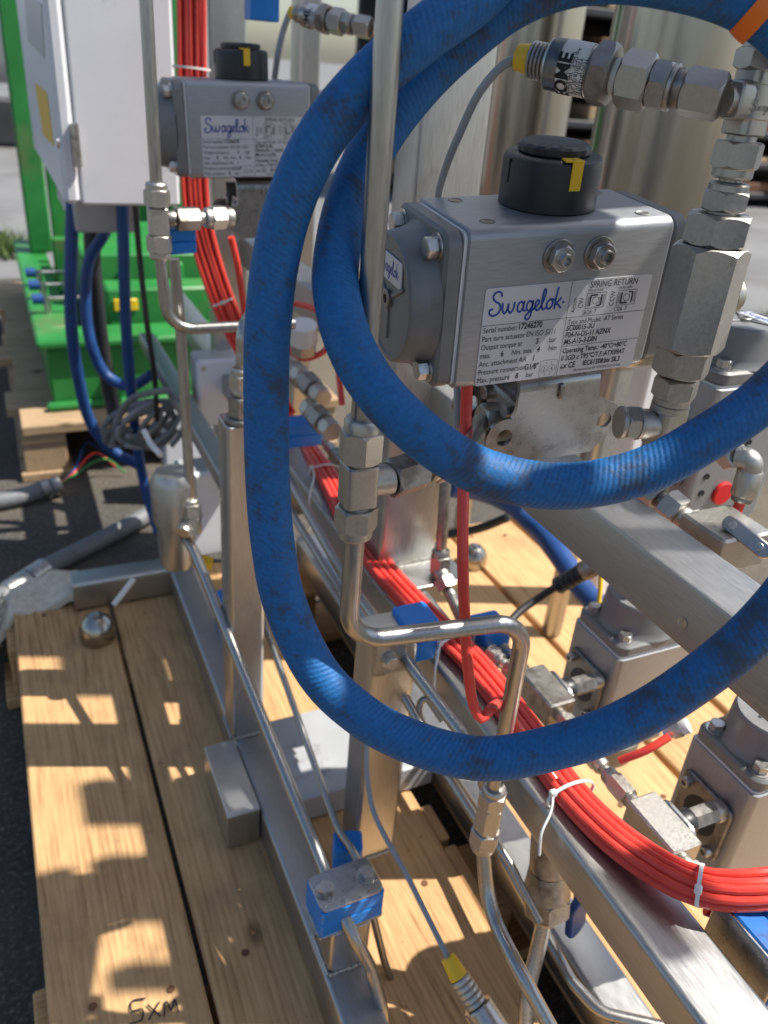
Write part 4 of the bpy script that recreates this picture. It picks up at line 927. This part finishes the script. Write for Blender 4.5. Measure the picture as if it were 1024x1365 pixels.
tube(pf, 'bent_tube', [(.209, .765, .695), (.209, .765, .725), (.235, .80, .735), (.30, .90, .735)], .0127, M['tube'], rad=.02)
clamp('blurred blue clamp below the far fittings', ony(237, 335, .92), .034, .03, .026, cover=False, yaw=R(12))
clamp('blue clamp cut by the top edge of the picture', ony(349, 28, 1.05), .034, .03, .05, cover=False)
clamp('scuffed blue clamp at the lower right corner on the rail', (.4445, .195, .442), .058, .046, .040, mat='bluepd', bolts=False, up=(-1, 0, 0), xdir=(0, 1, 0))
cable('stainless_tube', [V((.424, .185, .438)), V((.424, .150, .436)), V((.424, .05, .432))], .0127, M['dark_fitting'], 'dull tube end leaving the scuffed blue clamp at the corner', 'tube')
clamp('small blurred blue clamp low on the bottom rail behind the left post', onz(300, 815, .20), .022, .022, .035, cover=False)
clamp('blurred blue clamp among the fittings inside the left hose loop', D(402, 590, 1.12), .05, .03, .035, cover=False)

# ------------------------------------------------------------------ long thin tubes
LT = 'long stainless tubes'
def sttube(pts, dia, label, rad=None, group=None): return cable('stainless_tube', pts, dia, M['tube'], label, 'tube', group, rad=rad, n=16)
T3 = [V((.172, .905, .405)), V((.176, .88, .402)), V((.2065, .464, .2755)), V((.2075, .412, .2735)), ony(494, 1290, .395), ony(509, 1345, .375), ony(515, 1430, .35)]
sttube(T3, .0125, 'long straight tube sloping from the filter down into the sharp blue clamp', rad=.05)
sttube([V((.2395, .80, .345)), onx(452, 1110, .2405), V((.241, .47, .282)), ony(512, 1280, .43), ony(548, 1372, .40), ony(570, 1450, .38)], .0078, 'thin tube running beside the clamped one to the bottom edge', rad=.05)
sttube([D(345, 575, 1.15), D(386, 640, 1.06), D(458, 767, .88), D(535, 872, .775), D(545, 886, .765), D(614, 976, .70), D(640, 1015, .68), D(650, 1060, .70)], .0115, 'upper of the two tubes on the left flank of the red-tubing rail', rad=.05)
sttube([D(350, 625, 1.12), D(386, 679, 1.05), D(455, 791, .90), D(505, 868, .83), D(560, 965, .79), D(598, 1036, .77), D(640, 1100, .76)], .0095, 'lower of the two tubes on the left flank of the red-tubing rail', rad=.05)
sttube([onz(560, 968, .214), onz(611, 1045, .214), onz(663, 1130, .214), onz(762, 1308, .214), onz(800, 1350, .215), onz(880, 1368, .216), onz(980, 1375, .218)], .0115, 'tube lying on the bottom rail that bends right at the lower edge', rad=.03)
sttube([D(590, 960, .82), D(566, 925, .82), D(556, 948, .82), D(575, 990, .80), D(620, 1060, .78), D(680, 1150, .74), D(720, 1230, .72)], .0072, 'thin tube hooking round behind the post under the bent tube', rad=.02)

# ------------------------------------------------------------------ far-left tube cluster
yy = .90
tl = thing('stainless_tube', 'blurred upright tube by the white cabinet with tee and level bend', 'tube', ony(205, 300, yy))
def lz(py): return ony(205, py, yy).z
X1 = .1575
tube(tl, 'riser', [(X1, yy, 1.75), (X1, yy, lz(245))], .0127, M['tube'], rad=.01, n=16)
seq(tl, (X1, yy, lz(275)), (X1, yy, lz(243)), [('tube_nut', 'nut', 1, .0235, M['fitting'])])
mb = MB(); prism(mb, (V((X1, yy, 0)), V((1, 0, 0)), V((0, 1, 0)), V((0, 0, 1))), rrect(.02, .02, .003, 2), lz(312), lz(276), .001); part('tee', mb, M['fitting'], tl)
seq(tl, (X1, yy, lz(313)), (X1, yy, lz(345)), [('tube_nut', 'nut', 1, .0235, M['fitting'])])
seq(tl, (X1 + .009, yy, lz(292)), (X1 + .082, yy + .012, lz(292)), [('sleeve', 'cyl', 8, .017, M['dark_fitting']), ('branch_nut', 'hex', 22, .022, M['dark_fitting']), ('sleeve', 'cyl', 6, .014, M['fitting']), ('branch_nut', 'nutr', 20, .0225, M['fitting']), ('collar', 'cyl', 8, .02, M['fitting'])])
tube(tl, 'bent_tube', [(X1, yy, lz(340)), (X1 + .004, yy, lz(441)), (X1 + .15, yy - .005, lz(441) + .002)], .0127, M['tube'], rad=.03, n=16)
tl2 = thing('stainless_tube', 'blurred upright tube standing on the filter housing', 'tube', ony(250, 660, .92))
tube(tl2, 'riser', [ony(232, 345, .93), ony(243, 470, .93), ony(254, 672, .91)], .0127, M['tube'], n=16)
seq(tl2, ony(254, 665, .91), ony(257, 712, .90), [('tube_nut', 'nutr', 10, .0225, M['fitting']), ('elbow', 'hex', 10, .021, M['fitting'])])
fl = thing('filter_housing', 'aluminium filter bowl hanging at the end of the skid, blurred', 'filter', ony(235, 745, .93))
fz = [ony(234, p, .93).z for p in (628, 640, 690, 697, 745, 752)]; fx = ony(234, 690, .93)
frf = (V((fx.x, .93, 0)), V((1, 0, 0)), V((0, 1, 0)), V((0, 0, 1)))
mb = MB(); lathe(mb, frf, [(.0002, fz[0]), (.022, fz[0]), (.029, fz[1]), (.0295, fz[2]), (.026, fz[2] - .001)], 32); part('head', mb, M['alu'], fl)
mb = MB(); lathe(mb, frf, [(.0265, fz[2]), (.0265, fz[3]), (.0245, fz[3] - .002), (.0235, fz[4]), (.020, fz[5]), (.0002, fz[5])], 32); part('bowl', mb, M['alu'], fl)
seq(fl, (fx.x + .024, .92, fz[2] + .01), (fx.x + .002, .895, fz[2] - .004), [('port_boss', 'hex', 10, .022, M['fitting']), ('port_nut', 'nut', 12, .0225, M['fitting'])])
cable('vent_pin', [D(192, 574, 1.23), D(200, 590, 1.22), D(214, 606, 1.18)], .009, M['tie'], 'short pale pin pointing at the top of the filter', 'pin')
mb = MB(); lathe(mb, frame(D(260, 748, 1.12), (1, -.3, -.2)), [(.0002, 0), (.010, 0), (.011, .012), (.009, .024), (.0002, .024)], 20); solo('plug', mb, M['yellow'], 'yellow and black plug below the filter bowl', 'plug')

# ------------------------------------------------------------------ lower right details under the rail
st = thing('drain_fitting', 'weathered tapering fitting hanging under the red-tubing rail with braided hose', 'pipe fitting', D(728, 1215, .80))
seq(st, D(735, 1110, .735), D(727, 1222, .765), [('socket', 'cyl', 40, .036, M['dark_fitting']), ('taper', 'cone', 26, .036, M['dark_fitting'], .044), ('hex_nut', 'hex', 22, .040, M['dark_fitting']), ('collar', 'cyl', 8, .03, M['fitting'])])
tube(st, 'braided_hose', [D(727, 1222, .765), D(716, 1270, .77), D(704, 1320, .77), D(700, 1400, .77)], .015, M['braid'])
lv = thing('blue_lever', 'dark blue lever handle hanging below the rail', 'handle', D(768, 1225, .80))
mb = MB(); hc = D(768, 1222, .80); prism(mb, (hc, V((.93, .30, .2)).normalized(), V((-.2, -.05, 1)).normalized(), V((.93, .30, .2)).normalized().cross(V((-.2, -.05, 1)).normalized())), rrect(.026, .060, .012, 6), -.004, .004, .0015); part('grip', mb, M['bluec'], lv)
mb = MB(); prism(mb, (hc + V((0, .006, .025)), V((.93, .30, .2)).normalized(), V((-.2, -.05, 1)).normalized(), V((.93, .30, .2)).normalized().cross(V((-.2, -.05, 1)).normalized())), rrect(.012, .04, .003, 3), -.001, .002, .0005); part('shank', mb, M['bolt'], lv)

# sensor at the bottom edge
s2 = thing('pressure_transmitter', 'sensor plug with yellow sleeve at the bottom edge of the picture', 'sensor', D(625, 1330, .70))
seq(s2, D(597, 1276, .70), D(612, 1303, .695), [('sleeve', 'cone', 10, .013, M['yellow'], .0165)])
seq(s2, D(612, 1303, .695), D(636, 1340, .69), [('connector', 'ridge', 12, .0195, M['fitting'])])
seq(s2, D(636, 1340, .69), D(675, 1400, .68), [('sensor_body', 'cyl', 12, .027, M['tube'])])
cable('sensor_cable', [D(489, 985, .80), D(490, 1035, .795), D(497, 1078, .78), D(515, 1118, .765), D(540, 1162, .75), D(570, 1222, .725), D(598, 1278, .70)], .0052, M['cable'], 'grey sensor cable running down past the post to the yellow sleeve at the bottom', 'cable')

# dark tube and elbow right of the upright column, behind the red drop tube
dk = thing('pipe_fitting', 'dark weathered tube with elbow standing at the foot of the upright column', 'pipe fitting', D(588, 760, .93))
seq(dk, D(594, 640, .88), D(588, 735, .92), [('tube', 'cyl', 10, .0127, M['dark_fitting'])])
seq(dk, D(588, 732, .92), D(586, 762, .93), [('tube_nut', 'nutr', 10, .022, M['dark_fitting'])])
seq(dk, D(584, 756, .93), D(604, 800, .91), [('elbow', 'cyl', 10, .021, M['dark_fitting']), ('tube_nut', 'hex', 10, .022, M['dark_fitting']), ('sleeve', 'cyl', 8, .014, M['dark_fitting'])])
tube(dk, 'tube', [D(602, 796, .91), D(618, 830, .88), D(650, 872, .83)], .0127, M['dark_fitting'])
seq(dk, D(650, 870, .82), D(690, 898, .80), [('tube_nut', 'nut', 10, .019, M['dark_fitting']), ('sleeve', 'cyl', 4, .012, M['fitting']), ('tube_nut', 'hex', 8, .018, M['dark_fitting'])])
cable('sensor_cable', [D(640, 905, .88), D(662, 856, .93), D(690, 818, .96), D(722, 795, .97), D(745, 780, .96)], .0095, M['blackc'], 'dark cable slanting across the sunlit boards to a plug', 'cable')
pg = thing('cable_plug', 'dark ribbed cable plug under the upper rail', 'plug', D(770, 770, .94)); seq(pg, D(742, 782, .96), D(795, 752, .93), [('grip', 'ridge', 12, .021, M['blackp']), ('collar', 'cyl', 6, .024, M['dark_fitting'])])
cable('blue_air_hose', [D(600, 650, 1.2), D(640, 655, 1.22), D(680, 672, 1.22), D(712, 700, 1.2), D(742, 735, 1.12), D(790, 800, 1.05), D(850, 840, 1.0)], .03, M['bluec'], 'thick dark blue hose running behind the upper rail over the boards', 'hose')
cable('black_cable', [D(560, 715, 1.3), D(600, 712, 1.3), D(640, 704, 1.28), D(676, 690, 1.25)], .014, M['blackc'], 'black cable lying on the boards beside the dark blue hose', 'cable')
def foot(label, p, r):
    t = thing('levelling_foot', label, 'foot', p, 'round steel levelling feet'); p = V(p); fr = (p, V((1, 0, 0)), V((0, 1, 0)), V((0, 0, 1)))
    mb = MB(); lathe(mb, fr, [(.0002, 0), (r * .92, 0), (r, r * .25), (r * .98, r * .8), (r * .8, r * 1.25), (r * .45, r * 1.55), (.0002, r * 1.6)], 30); part('dome', mb, M['vessel'], t)
    mb = MB(); lathe(mb, fr, [(r * .2, r * 1.55), (r * .2, r * 1.7), (.0002, r * 1.7)], 16); part('stud', mb, M['bolt'], t); return t
foot('round polished foot under the far cross member', onz(131, 850, PT + .001), .027)
foot('round polished foot on the sunlit boards behind the red drop tube', onz(630, 752, PT + .001), .026)
mb = MB(); cable('white_pin', [D(152, 806, 1.24), D(166, 788, 1.24), D(178, 772, 1.24)], .009, M['tie'], 'small white pin leaning on the far cross member', 'pin')

# valve with latch on the upper rail, right
r2v = thing('ball_valve', 'tan weathered valve with latch behind the top of the upper rail', 'valve', D(950, 715, .62)); F = M['fitting']
seq(r2v, D(862, 650, .66), D(930, 705, .635), [('end_nut', 'hex', 10, .022, F), ('sleeve', 'cyl', 4, .016, M['dark_fitting']), ('end_nut', 'hex', 12, .024, F), ('sleeve', 'cyl', 5, .018, F), ('end_nut', 'hex', 8, .021, F)])
mb = MB(); vc = D(962, 718, .625); obox(mb, (vc, V((1, 0, 0)), V((0, 1, 0)), V((0, 0, 1))), .050, .046, .030, .002); part('body', mb, F, r2v)
mb = MB(); lc = D(996, 716, .595); xd = (D(1024, 742, .585) - D(972, 700, .605)).normalized(); zd = (O - lc).normalized(); zd = (zd - xd * zd.dot(xd)).normalized()
prism(mb, (lc, xd, zd.cross(xd), zd), rrect(.042, .012, .0055, 5), -.002, .003, .001); lt = part('latch', mb, M['bracket'], r2v)
for k in (-.012, .012):
    mb = MB(); socket_screw(mb, lc + xd * k + zd * .0028, zd, .006, .002); part('screw', mb, M['bolt'], lt)
bf = thing('elbow_fitting', 'pale push-in elbow with red tube on the actuator behind the upper rail', 'pipe fitting', D(990, 640, .64))
br = M['fitting']
seq(bf, D(962, 611, .655), D(984, 607, .635), [('collar', 'cyl', 6, .012, M['yellow']), ('thread_nut', 'hex', 12, .019, br)])
mb = MB(); sweep(mb, fillet([D(980, 608, .638), D(1004, 612, .632), D(999, 636, .64)], .012), .0085, 16); part('elbow', mb, br, bf)
seq(bf, D(1001, 626, .638), D(988, 668, .648), [('barrel', 'cyl', 14, .020, br), ('release_ring', 'cyl', 3, .0165, M['dark_fitting'])])
tube(bf, 'red_tube', [D(989, 664, .648), D(979, 690, .655), D(968, 730, .67)], .0085, M['red'])
cf = thing('pipe_fitting', 'small cream air fitting under the big hose at right', 'pipe fitting', D(905, 975, .70)); seq(cf, D(886, 977, .70), D(918, 967, .69), [('collar', 'cyl', 6, .012, M['tie']), ('barrel', 'cyl', 8, .015, M['fitting']), ('cap', 'cyl', 6, .013, M['tie'])])

# more of the rail's far valves, inside the left loop
V0 = side_actuator('blurred grey actuator seen inside the left hose loop', .500, .990, .470)
rail_valve(3, 'blurred steel valve inside the left hose loop', 1.00, .437, .500, 0)
kn = thing('round_knob', 'pale round knob inside the left hose loop by the red tubes', 'knob', D(405, 452, 1.05)); seq(kn, D(405, 470, 1.06), D(404, 432, 1.03), [('base', 'hex', 8, .03, M['fitting']), ('cap', 'cyl', 14, .036, M['tie'])])
for j, (px, py, d_) in enumerate(((415, 515, 1.10), (428, 560, 1.05), (398, 500, 1.15))):
    nf = thing('pipe_fitting', ['blurred weathered fitting inside the left loop, upper right one', 'blurred weathered fitting left of the sharp tee nut', 'blurred tan fitting inside the left loop beside the grey actuator'][j], 'pipe fitting', D(px, py, d_))
    seq(nf, D(px - 18, py - 18, d_ + .03), D(px + 16, py + 16, d_ - .03), [('nut', 'nut', 10, .024, M['fitting']), ('body', 'hex', 12, .028, M['dark_fitting']), ('nut', 'nutr', 10, .024, M['fitting'])])

# ------------------------------------------------------------------ cabinet at left
cb = thing('control_cabinet', 'white steel control cabinet with yellow sticker, upper left', 'cabinet', (.19, 1.5, .747))
mb = MB(); box(mb, (.121, 1.302, .747), (.262, 1.93, 1.62), .004); part('case', mb, M['white'], cb)
mb = MB(); box(mb, (.098, 1.298, .749), (.1195, 1.936, 1.62), .006); dr = part('door', mb, M['white'], cb)
frd = lambda a, b_: None
def sticker(name, quad, mat, root):
    pts = [onx(px, py, .0978) for px, py in quad]; mb = MB(); pts2 = [p + V((-.0008, 0, 0)) for p in pts]
    mb.add(pts + pts2, [(3, 2, 1, 0), (4, 5, 6, 7), (0, 1, 5, 4), (1, 2, 6, 5), (2, 3, 7, 6), (3, 0, 4, 7)]); return part(name, mb, mat, root)
sticker('yellow_sticker', ((47, 110), (63, 124), (72, 194), (58, 180)), M['yellow'], dr)
sticker('notice_plate', ((32, -10), (56, 6), (60, 78), (38, 55)), M['grey'], dr)
mb = MB(); lathe(mb, frame(onx(79, 190, .0978), (-1, 0, 0)), [(.007, 0), (.007, .003), (.0002, .003)], 16); part('lock', mb, M['bolt'], dr)
for zz in (.80, 1.12, 1.45):
    mb = MB(); lathe(mb, (V((.1205, 1.295, zz)), V((1, 0, 0)), V((0, 1, 0)), V((0, 0, 1))), [(.0002, 0), (.006, 0), (.006, .055), (.0002, .055)], 12); part('hinge', mb, M['bolt'], cb)
for k in range(4):
    sticker('printed_line', ((51 + k * 3, 128 + k * 12), (60 + k * 3, 135 + k * 12), (60.5 + k * 3, 138 + k * 12), (51.5 + k * 3, 131 + k * 12)), M['ink'], dr) if False else None
mb = MB(); box(mb, (.130, 1.55, .66), (.24, 1.90, .7465), .004); part('mounting_box', mb, M['grey'], cb)
mb = MB(); box(mb, (.264, 1.36, .77), (.275, 1.80, 1.62), .003); part('back_panel', mb, M['white'], cb)
bh = 'blue hoses hanging under the cabinet'
cable('cabinet_hose', [D(97, 270, 1.42), D(95, 340, 1.45), D(95, 430, 1.52), D(104, 500, 1.6), D(122, 565, 1.68), D(150, 600, 1.72), D(185, 620, 1.75)], .023, M['bluec'], 'leftmost blue hose hanging under the white cabinet', 'hose')
cable('cabinet_hose', [D(163, 268, 1.40), D(165, 340, 1.42), D(168, 430, 1.5), D(175, 520, 1.6), D(184, 600, 1.7), D(196, 660, 1.75), D(212, 712, 1.75)], .021, M['bluec'], 'straight blue hose hanging under the cabinet beside the upright tube', 'hose')
cable('cabinet_hose', [D(152, 270, 1.5), D(140, 310, 1.52), D(120, 345, 1.55), D(114, 400, 1.58), D(122, 460, 1.62), D(142, 500, 1.66), D(172, 515, 1.66), D(202, 500, 1.62)], .022, M['bluec'], 'dark blue hose looping under the cabinet between the other two', 'hose')
cable('cabinet_cable', [D(122, 268, 1.56), D(124, 350, 1.6), D(134, 450, 1.7), D(148, 530, 1.78), D(160, 580, 1.8)], .032, M['blackc'], 'thick black cable hanging under the cabinet', 'cable')
cable('cabinet_cable', [D(180, 268, 1.3), D(186, 340, 1.35), D(196, 430, 1.4), D(206, 500, 1.5), D(210, 560, 1.6)], .010, M['blackc'], 'thin black cable hanging beside the upright tube', 'cable')
rr = random.Random(5)
for j in range(6):
    c0 = D(186, 568, 1.62); P = []
    ax1 = V((.95, .1, .2)); ax2 = V((.1, -.3, .9)); a0 = rr.uniform(0, 6); rx, rz = rr.uniform(.035, .072), rr.uniform(.03, .06); o_ = V((rr.gauss(0, .015), rr.gauss(0, .02), rr.gauss(0, .01)))
    for k in range(12):
        a = a0 + k * .62; P.append(c0 + o_ + ax1 * (rx * math.cos(a)) + ax2 * (rz * math.sin(a)) + V((0, .003 * k, 0)))
    cable('coiled_cable', P, .0115, M['cable'] if j % 2 == 0 else M['conduit'], 'one turn of the tangled grey cable coil hanging by the filter', 'cable', 'tangled grey cable coil')
cable('coiled_cable', [D(148, 596, 1.62), D(156, 560, 1.6), D(172, 535, 1.58), D(200, 524, 1.5), D(224, 520, 1.42)], .013, M['conduit'], 'grey cable end reaching right from the tangled coil', 'cable')

# ground conduits and rope
cable('conduit', [onz(-60, 676, .022), onz(-10, 669, .022), onz(35, 660, .022), onz(62, 650, .025)], .040, M['conduit'], 'short grey conduit on the asphalt ending in loose wires', 'conduit')
ce = thing('conduit_coupling', 'silver coupling on the end of the short grey conduit', 'coupling', onz(66, 660, .0)); seq(ce, onz(56, 653, .025), onz(80, 646, .028), [('ring', 'cyl', 6, .048, M['bolt']), ('ring', 'cyl', 3, .042, M['conduit']), ('ring', 'cyl', 6, .046, M['bolt'])])
for j, (q, mm) in enumerate((((120, 590), 'bluec'), ((130, 604), 'red'), ((142, 612), 'green'))):
    cable('loose_wire', [onz(80, 646, .028), onz(98, 628 + 3 * j, .06), onz(q[0], q[1], .05), onz(q[0] + 25, q[1] + 18, .012)], .005, M[mm], ['blue', 'red', 'green'][j] + ' loose wire sticking out of the short conduit', 'wire')
cable('conduit', [onz(-40, 822, .022), onz(0, 797, .022), onz(60, 758, .022), onz(130, 722, .022), onz(200, 684, .022), onz(260, 640, .022)], .038, M['conduit'], 'long grey conduit crossing the asphalt behind the pallet', 'conduit')
cs = thing('conduit_sleeve', 'bright foil sleeve on the long grey conduit', 'sleeve', onz(40, 770, 0)); seq(cs, onz(8, 791, .0225), onz(60, 757, .0225), [('foil', 'cyl', 10, .043, M['bolt']), ('foil', 'cyl', 1, .036, M['conduit']), ('foil', 'cyl', 8, .043, M['bolt'])])
mb = MB(); rr = random.Random(11); nx, ny = 18, 16; vs = []; fs = []
for j in range(ny):
    for i in range(nx):
        u, v = i / (nx - 1), j / (ny - 1); x = -.115 + .20 * u; y = 1.175 + .17 * v
        top = PT + .016 + .008 * math.sin(u * 9 + v * 4) + rr.uniform(-.004, .004)
        drop = max(0, -(x + .055)) * 2.2 + max(0, .0 + (y - 1.25)) * .8 + max(0, (1.20 - y)) * .35 * (x < .0) + max(0, x - .05) * .3
        vs.append((x + rr.uniform(-.003, .003), y + rr.uniform(-.003, .003), max(.01, top - drop)))
for j in range(ny - 1):
    for i in range(nx - 1): fs.append((j * nx + i, j * nx + i + 1, (j + 1) * nx + i + 1, (j + 1) * nx + i))
n0 = len(vs); vs += [(x, y, z - .012) for x, y, z in vs]; fs += [tuple(n0 + k for k in reversed(f)) for f in fs]
bd = [i for i in range(nx)] + [j * nx + nx - 1 for j in range(1, ny)] + [(ny - 1) * nx + i for i in range(nx - 2, -1, -1)] + [j * nx for j in range(ny - 2, 0, -1)]
for k in range(len(bd)): a, b_ = bd[k], bd[(k + 1) % len(bd)]; fs.append((b_, a, n0 + a, n0 + b_))
mb.add(vs, fs)
for k in range(60):
    u = rr.random(); p = V((-.06 - .05 * rr.random(), 1.18 + .1 * u, .12 + .03 * rr.random())); 
    sweep(mb, [p, p + V((rr.uniform(-.03, .0), rr.uniform(-.03, .01), -.02)), p + V((rr.uniform(-.04, .0), rr.uniform(-.04, .01), -.06))], .0014, 4)
solo('sack_cloth', mb, M['rope'], 'frayed beige sacking draped over the far left corner of the pallet', 'cloth', sharp=60)

# ------------------------------------------------------------------ green machine on its own pallet
p2 = thing('pallet', 'weathered pallet under the green machine, far left', 'pallet', (.3, 2.5, 0))
for k in range(11):
    y0 = 1.93 + k * .125; mb = MB(); box(mb, (-.02 + random.uniform(-.02, .02), y0, .122), (.80, y0 + .118, .145), .002); part('board', mb, M['oldwoodx'], p2)
for (x0, x1) in ((-.01, .09), (.34, .44), (.70, .79)):
    mb = MB(); box(mb, (x0, 1.935, .099), (x1, 3.28, .1205), .002); part('stringer', mb, M['oldwood'], p2)
    for y0 in (1.94, 2.55, 3.16):
        mb = MB(); box(mb, (x0, y0, .0225), (x1, y0 + .12, .0985), .003); part('block', mb, M['oldwood'], p2)
    mb = MB(); box(mb, (x0 - .01, 1.93, .001), (x1 + .01, 3.28, .022), .002); part('bottom_board', mb, M['oldwood'], p2)
gm = thing('green_machine', 'bright green steel machine frame on the far left pallet', 'machine', (.4, 2.5, .145))
def gb(name, lo, hi, mat='green'): mb = MB(); box(mb, lo, hi, .006); return part(name, mb, M[mat], gm)
gb('base_frame', (.075, 2.03, .146), (.72, 2.09, .30)); gb('base_frame', (.075, 2.0905, .146), (.125, 3.15, .30)); gb('base_frame', (.66, 2.0905, .146), (.72, 3.15, .30))
gb('top_ledge', (.055, 2.01, .301), (.74, 2.13, .322)); gb('top_ledge', (.055, 2.131, .301), (.15, 3.17, .322))
gb('tray', (.15, 2.131, .20), (.655, 3.15, .23)); gb('upright', (.10, 2.95, .323), (.17, 3.02, 2.3)); gb('upright', (.56, 2.95, .323), (.63, 3.02, 2.3)); gb('cross_bar', (.171, 2.955, 1.5), (.559, 3.015, 1.58))
gb('cover_plate', (.20, 2.30, .231), (.60, 2.75, .46)); gb('back_plate', (.18, 3.05, .323), (.66, 3.07, 1.35)); gb('pump_block', (.24, 2.17, .231), (.52, 2.27, .40)); gb('warning_label', (.255, 2.163, .345), (.315, 2.1695, .375), 'yellow'); gb('support_plate', (.16, 2.80, .231), (.64, 2.83, .40)); gb('rib', (.30, 2.276, .231), (.32, 2.299, .44)); gb('rib', (.44, 2.276, .231), (.46, 2.299, .44)); gb('lower_flange', (.06, 2.005, .148), (.735, 2.0295, .165))
for k in range(3):
    mb = MB(); lathe(mb, frame(V((.10 + .0 * k, 2.25 + .14 * k, .36)), (1, 0, 0)), [(.0002, -.035), (.013, -.035), (.014, -.010), (.006, -.008), (.0002, -.008)], 14); part('valve_knob', mb, M['bluec'], gm)
    mb = MB(); lathe(mb, frame(V((.10, 2.25 + .14 * k, .36)), (1, 0, 0)), [(.0002, -.0085), (.006, -.0085), (.006, .09), (.0002, .09)], 12); part('valve_spindle', mb, M['bolt'], gm)
    mb = MB(); lathe(mb, frame(V((.10, 2.25 + .14 * k, .322)), (0, 0, 1)), [(.009, 0), (.009, .045), (.0002, .045)], 12); part('valve_post', mb, M['bolt'], gm)

# ------------------------------------------------------------------ vessels and other uprights behind
def vessel(label, x, y, r, z0):
    t = thing('steel_vessel', label, 'vessel', (x, y, z0)); fr = (V((x, y, 0)), V((1, 0, 0)), V((0, 1, 0)), V((0, 0, 1)))
    mb = MB(); lathe(mb, fr, [(r, z0), (r, 2.0), (.001, 2.0)], 64); part('shell', mb, M['vessel'], t)
    mb = MB(); lathe(mb, fr, [(.0002, z0 - r * .55), (r * .4, z0 - r * .5), (r * .8, z0 - r * .28), (r * .985, z0 - .0005)], 48); part('dished_end', mb, M['vessel'], t)
    mb = MB(); lathe(mb, fr, [(.016, z0 - r * .5), (.016, .1465)], 20); part('drain_pipe', mb, M['tube'], t); return t
c1 = ony(694, 150, 1.22); vessel('left of two tall polished steel vessels behind the sharp actuator', c1.x, 1.22, .076, .70)
c2 = ony(889, 150, .86); vessel('right one of two tall polished steel vessels, behind the fitting column', c2.x, .86, .084, .66)
ps = thing('upright_panel', 'pale upright channel behind the fitting column', 'post', (.86, .85, .145))
a_, b_ = ony(952, 150, .90), ony(1003, 150, .90)
mb = MB(); box(mb, (a_.x, .90, .1455), (b_.x, .94, 2.0), .004); part('channel', mb, M['white'], ps)
pu = thing('steel_upright', 'grey steel upright standing behind the far actuator', 'post', ony(303, 60, 1.4))
a_, b_ = ony(278, 40, 1.45), ony(330, 40, 1.45); mb = MB(); box(mb, (a_.x, 1.45, .1455), (b_.x, 1.50, 2.0), .004); part('upright', mb, M['post'], pu)
pu = thing('steel_upright', 'grey steel upright at the top beside the blue hose', 'post', ony(415, 80, 1.3))
a_, b_ = ony(400, 80, 1.35), ony(428, 80, 1.35); mb = MB(); box(mb, (a_.x, 1.35, .1455), (b_.x, 1.40, 2.0), .004); part('upright', mb, M['post'], pu)
# grey junction boxes on the lower frame, seen between the tubes at left
for k, (px, py, d_, sx, sz) in enumerate(((300, 520, 1.5, .10, .12), (288, 680, 1.45, .12, .16), (255, 600, 1.9, .12, .18))):
    t = thing('junction_box', ['pale junction box behind the blurred tubes, upper one', 'pale junction box behind the left post, lower one', 'pale grey box far behind the filter'][k], 'box', D(px, py, d_)); p = D(px, py, d_)
    mb = MB(); box(mb, (p.x - sx / 2, p.y, p.z - sz / 2), (p.x + sx / 2, p.y + .06, p.z + sz / 2), .004); part('case', mb, M['grey'], t)
    mb = MB(); box(mb, (p.x - sx / 2 - .003, p.y - .016, p.z - sz / 2 - .003), (p.x + sx / 2 + .003, p.y - .0005, p.z + sz / 2 + .003), .004); lid = part('lid', mb, M['white'], t)
    for sxx in (-1, 1):
        mb = MB(); socket_screw(mb, V((p.x + sxx * sx * .42, p.y - .016, p.z + sz * .42)), (0, -1, 0), .008, .002); part('screw', mb, M['bolt'], lid)

# far background
tk = thing('storage_tank', 'long pale grey tank lying on dark saddles, far at the left edge', 'tank', (-1.5, 8.0, 0))
mb = MB(); lathe(mb, (V((-6.0, 9.2, 1.05)), V((0, 1, 0)), V((0, 0, 1)), V((1, 0, 0))), [(.001, 0), (.4, .05), (.55, .2), (.55, 6.6), (.4, 6.75), (.001, 6.8)], 48); part('shell', mb, M['tank'], tk)
for k in range(4):
    mb = MB(); box(mb, (-5.5 + 1.75 * k, 8.8, .0), (-5.2 + 1.75 * k, 9.6, .62), .02); part('saddle', mb, M['darksteel'], tk)
mb = MB(); box(mb, (-6, 8.75, .02), (.6, 8.95, .40), .02); part('under_tank_shade', mb, M['darksteel'], tk)  # dark strip standing in for the shadow under the tank
rk = thing('steel_rack', 'dark rack with rusty bars seen between the two vessels', 'rack', (5.5, 6, 0))
for k in range(7):
    mb = MB(); box(mb, (3.0, 6.0, .08 + k * .26), (9.0, 7.0, .14 + k * .26), .01); part('shelf', mb, M['darksteel'], rk)
    for q in range(4):
        mb = MB(); box(mb, (3.1 + q * 1.45, 6.02, .141 + k * .26), (4.3 + q * 1.45, 6.9, .20 + k * .26 + random.uniform(-.03, .06)), .01); part('stock_bar', mb, M['far'] if (k + q) % 3 else M['oldwoodx'], rk)
mb = MB(); box(mb, (2.9, 7.02, .0), (9.1, 7.08, 2.6), .01); part('back_sheet', mb, M['darksteel'], rk)
for q in range(4):
    mb = MB(); box(mb, (3.0 + q * 1.96, 5.93, .0), (3.1 + q * 1.96, 5.995, 2.0), .01); part('rack_post', mb, M['darksteel'], rk)

cable('yellow_cable', [D(802, 752, .93), D(800, 790, .93), D(796, 822, .93)], .0055, M['yellow'], 'short yellow cable beside the middle grey actuator under the upper rail', 'cable')
# splintered strip along the wide gap between the boards
for (px, py, L_) in ((556, 1075, .055), (590, 1128, .07), (628, 1190, .08)):
    q = onz(px, py, PT); mb = MB(); box(mb, (.3925, q.y - L_, PT - .019), (.3925 + .010 + .006 * random.random(), q.y, PT - .0015), .002); part('splintered_edge', mb, M['wood'], pal)
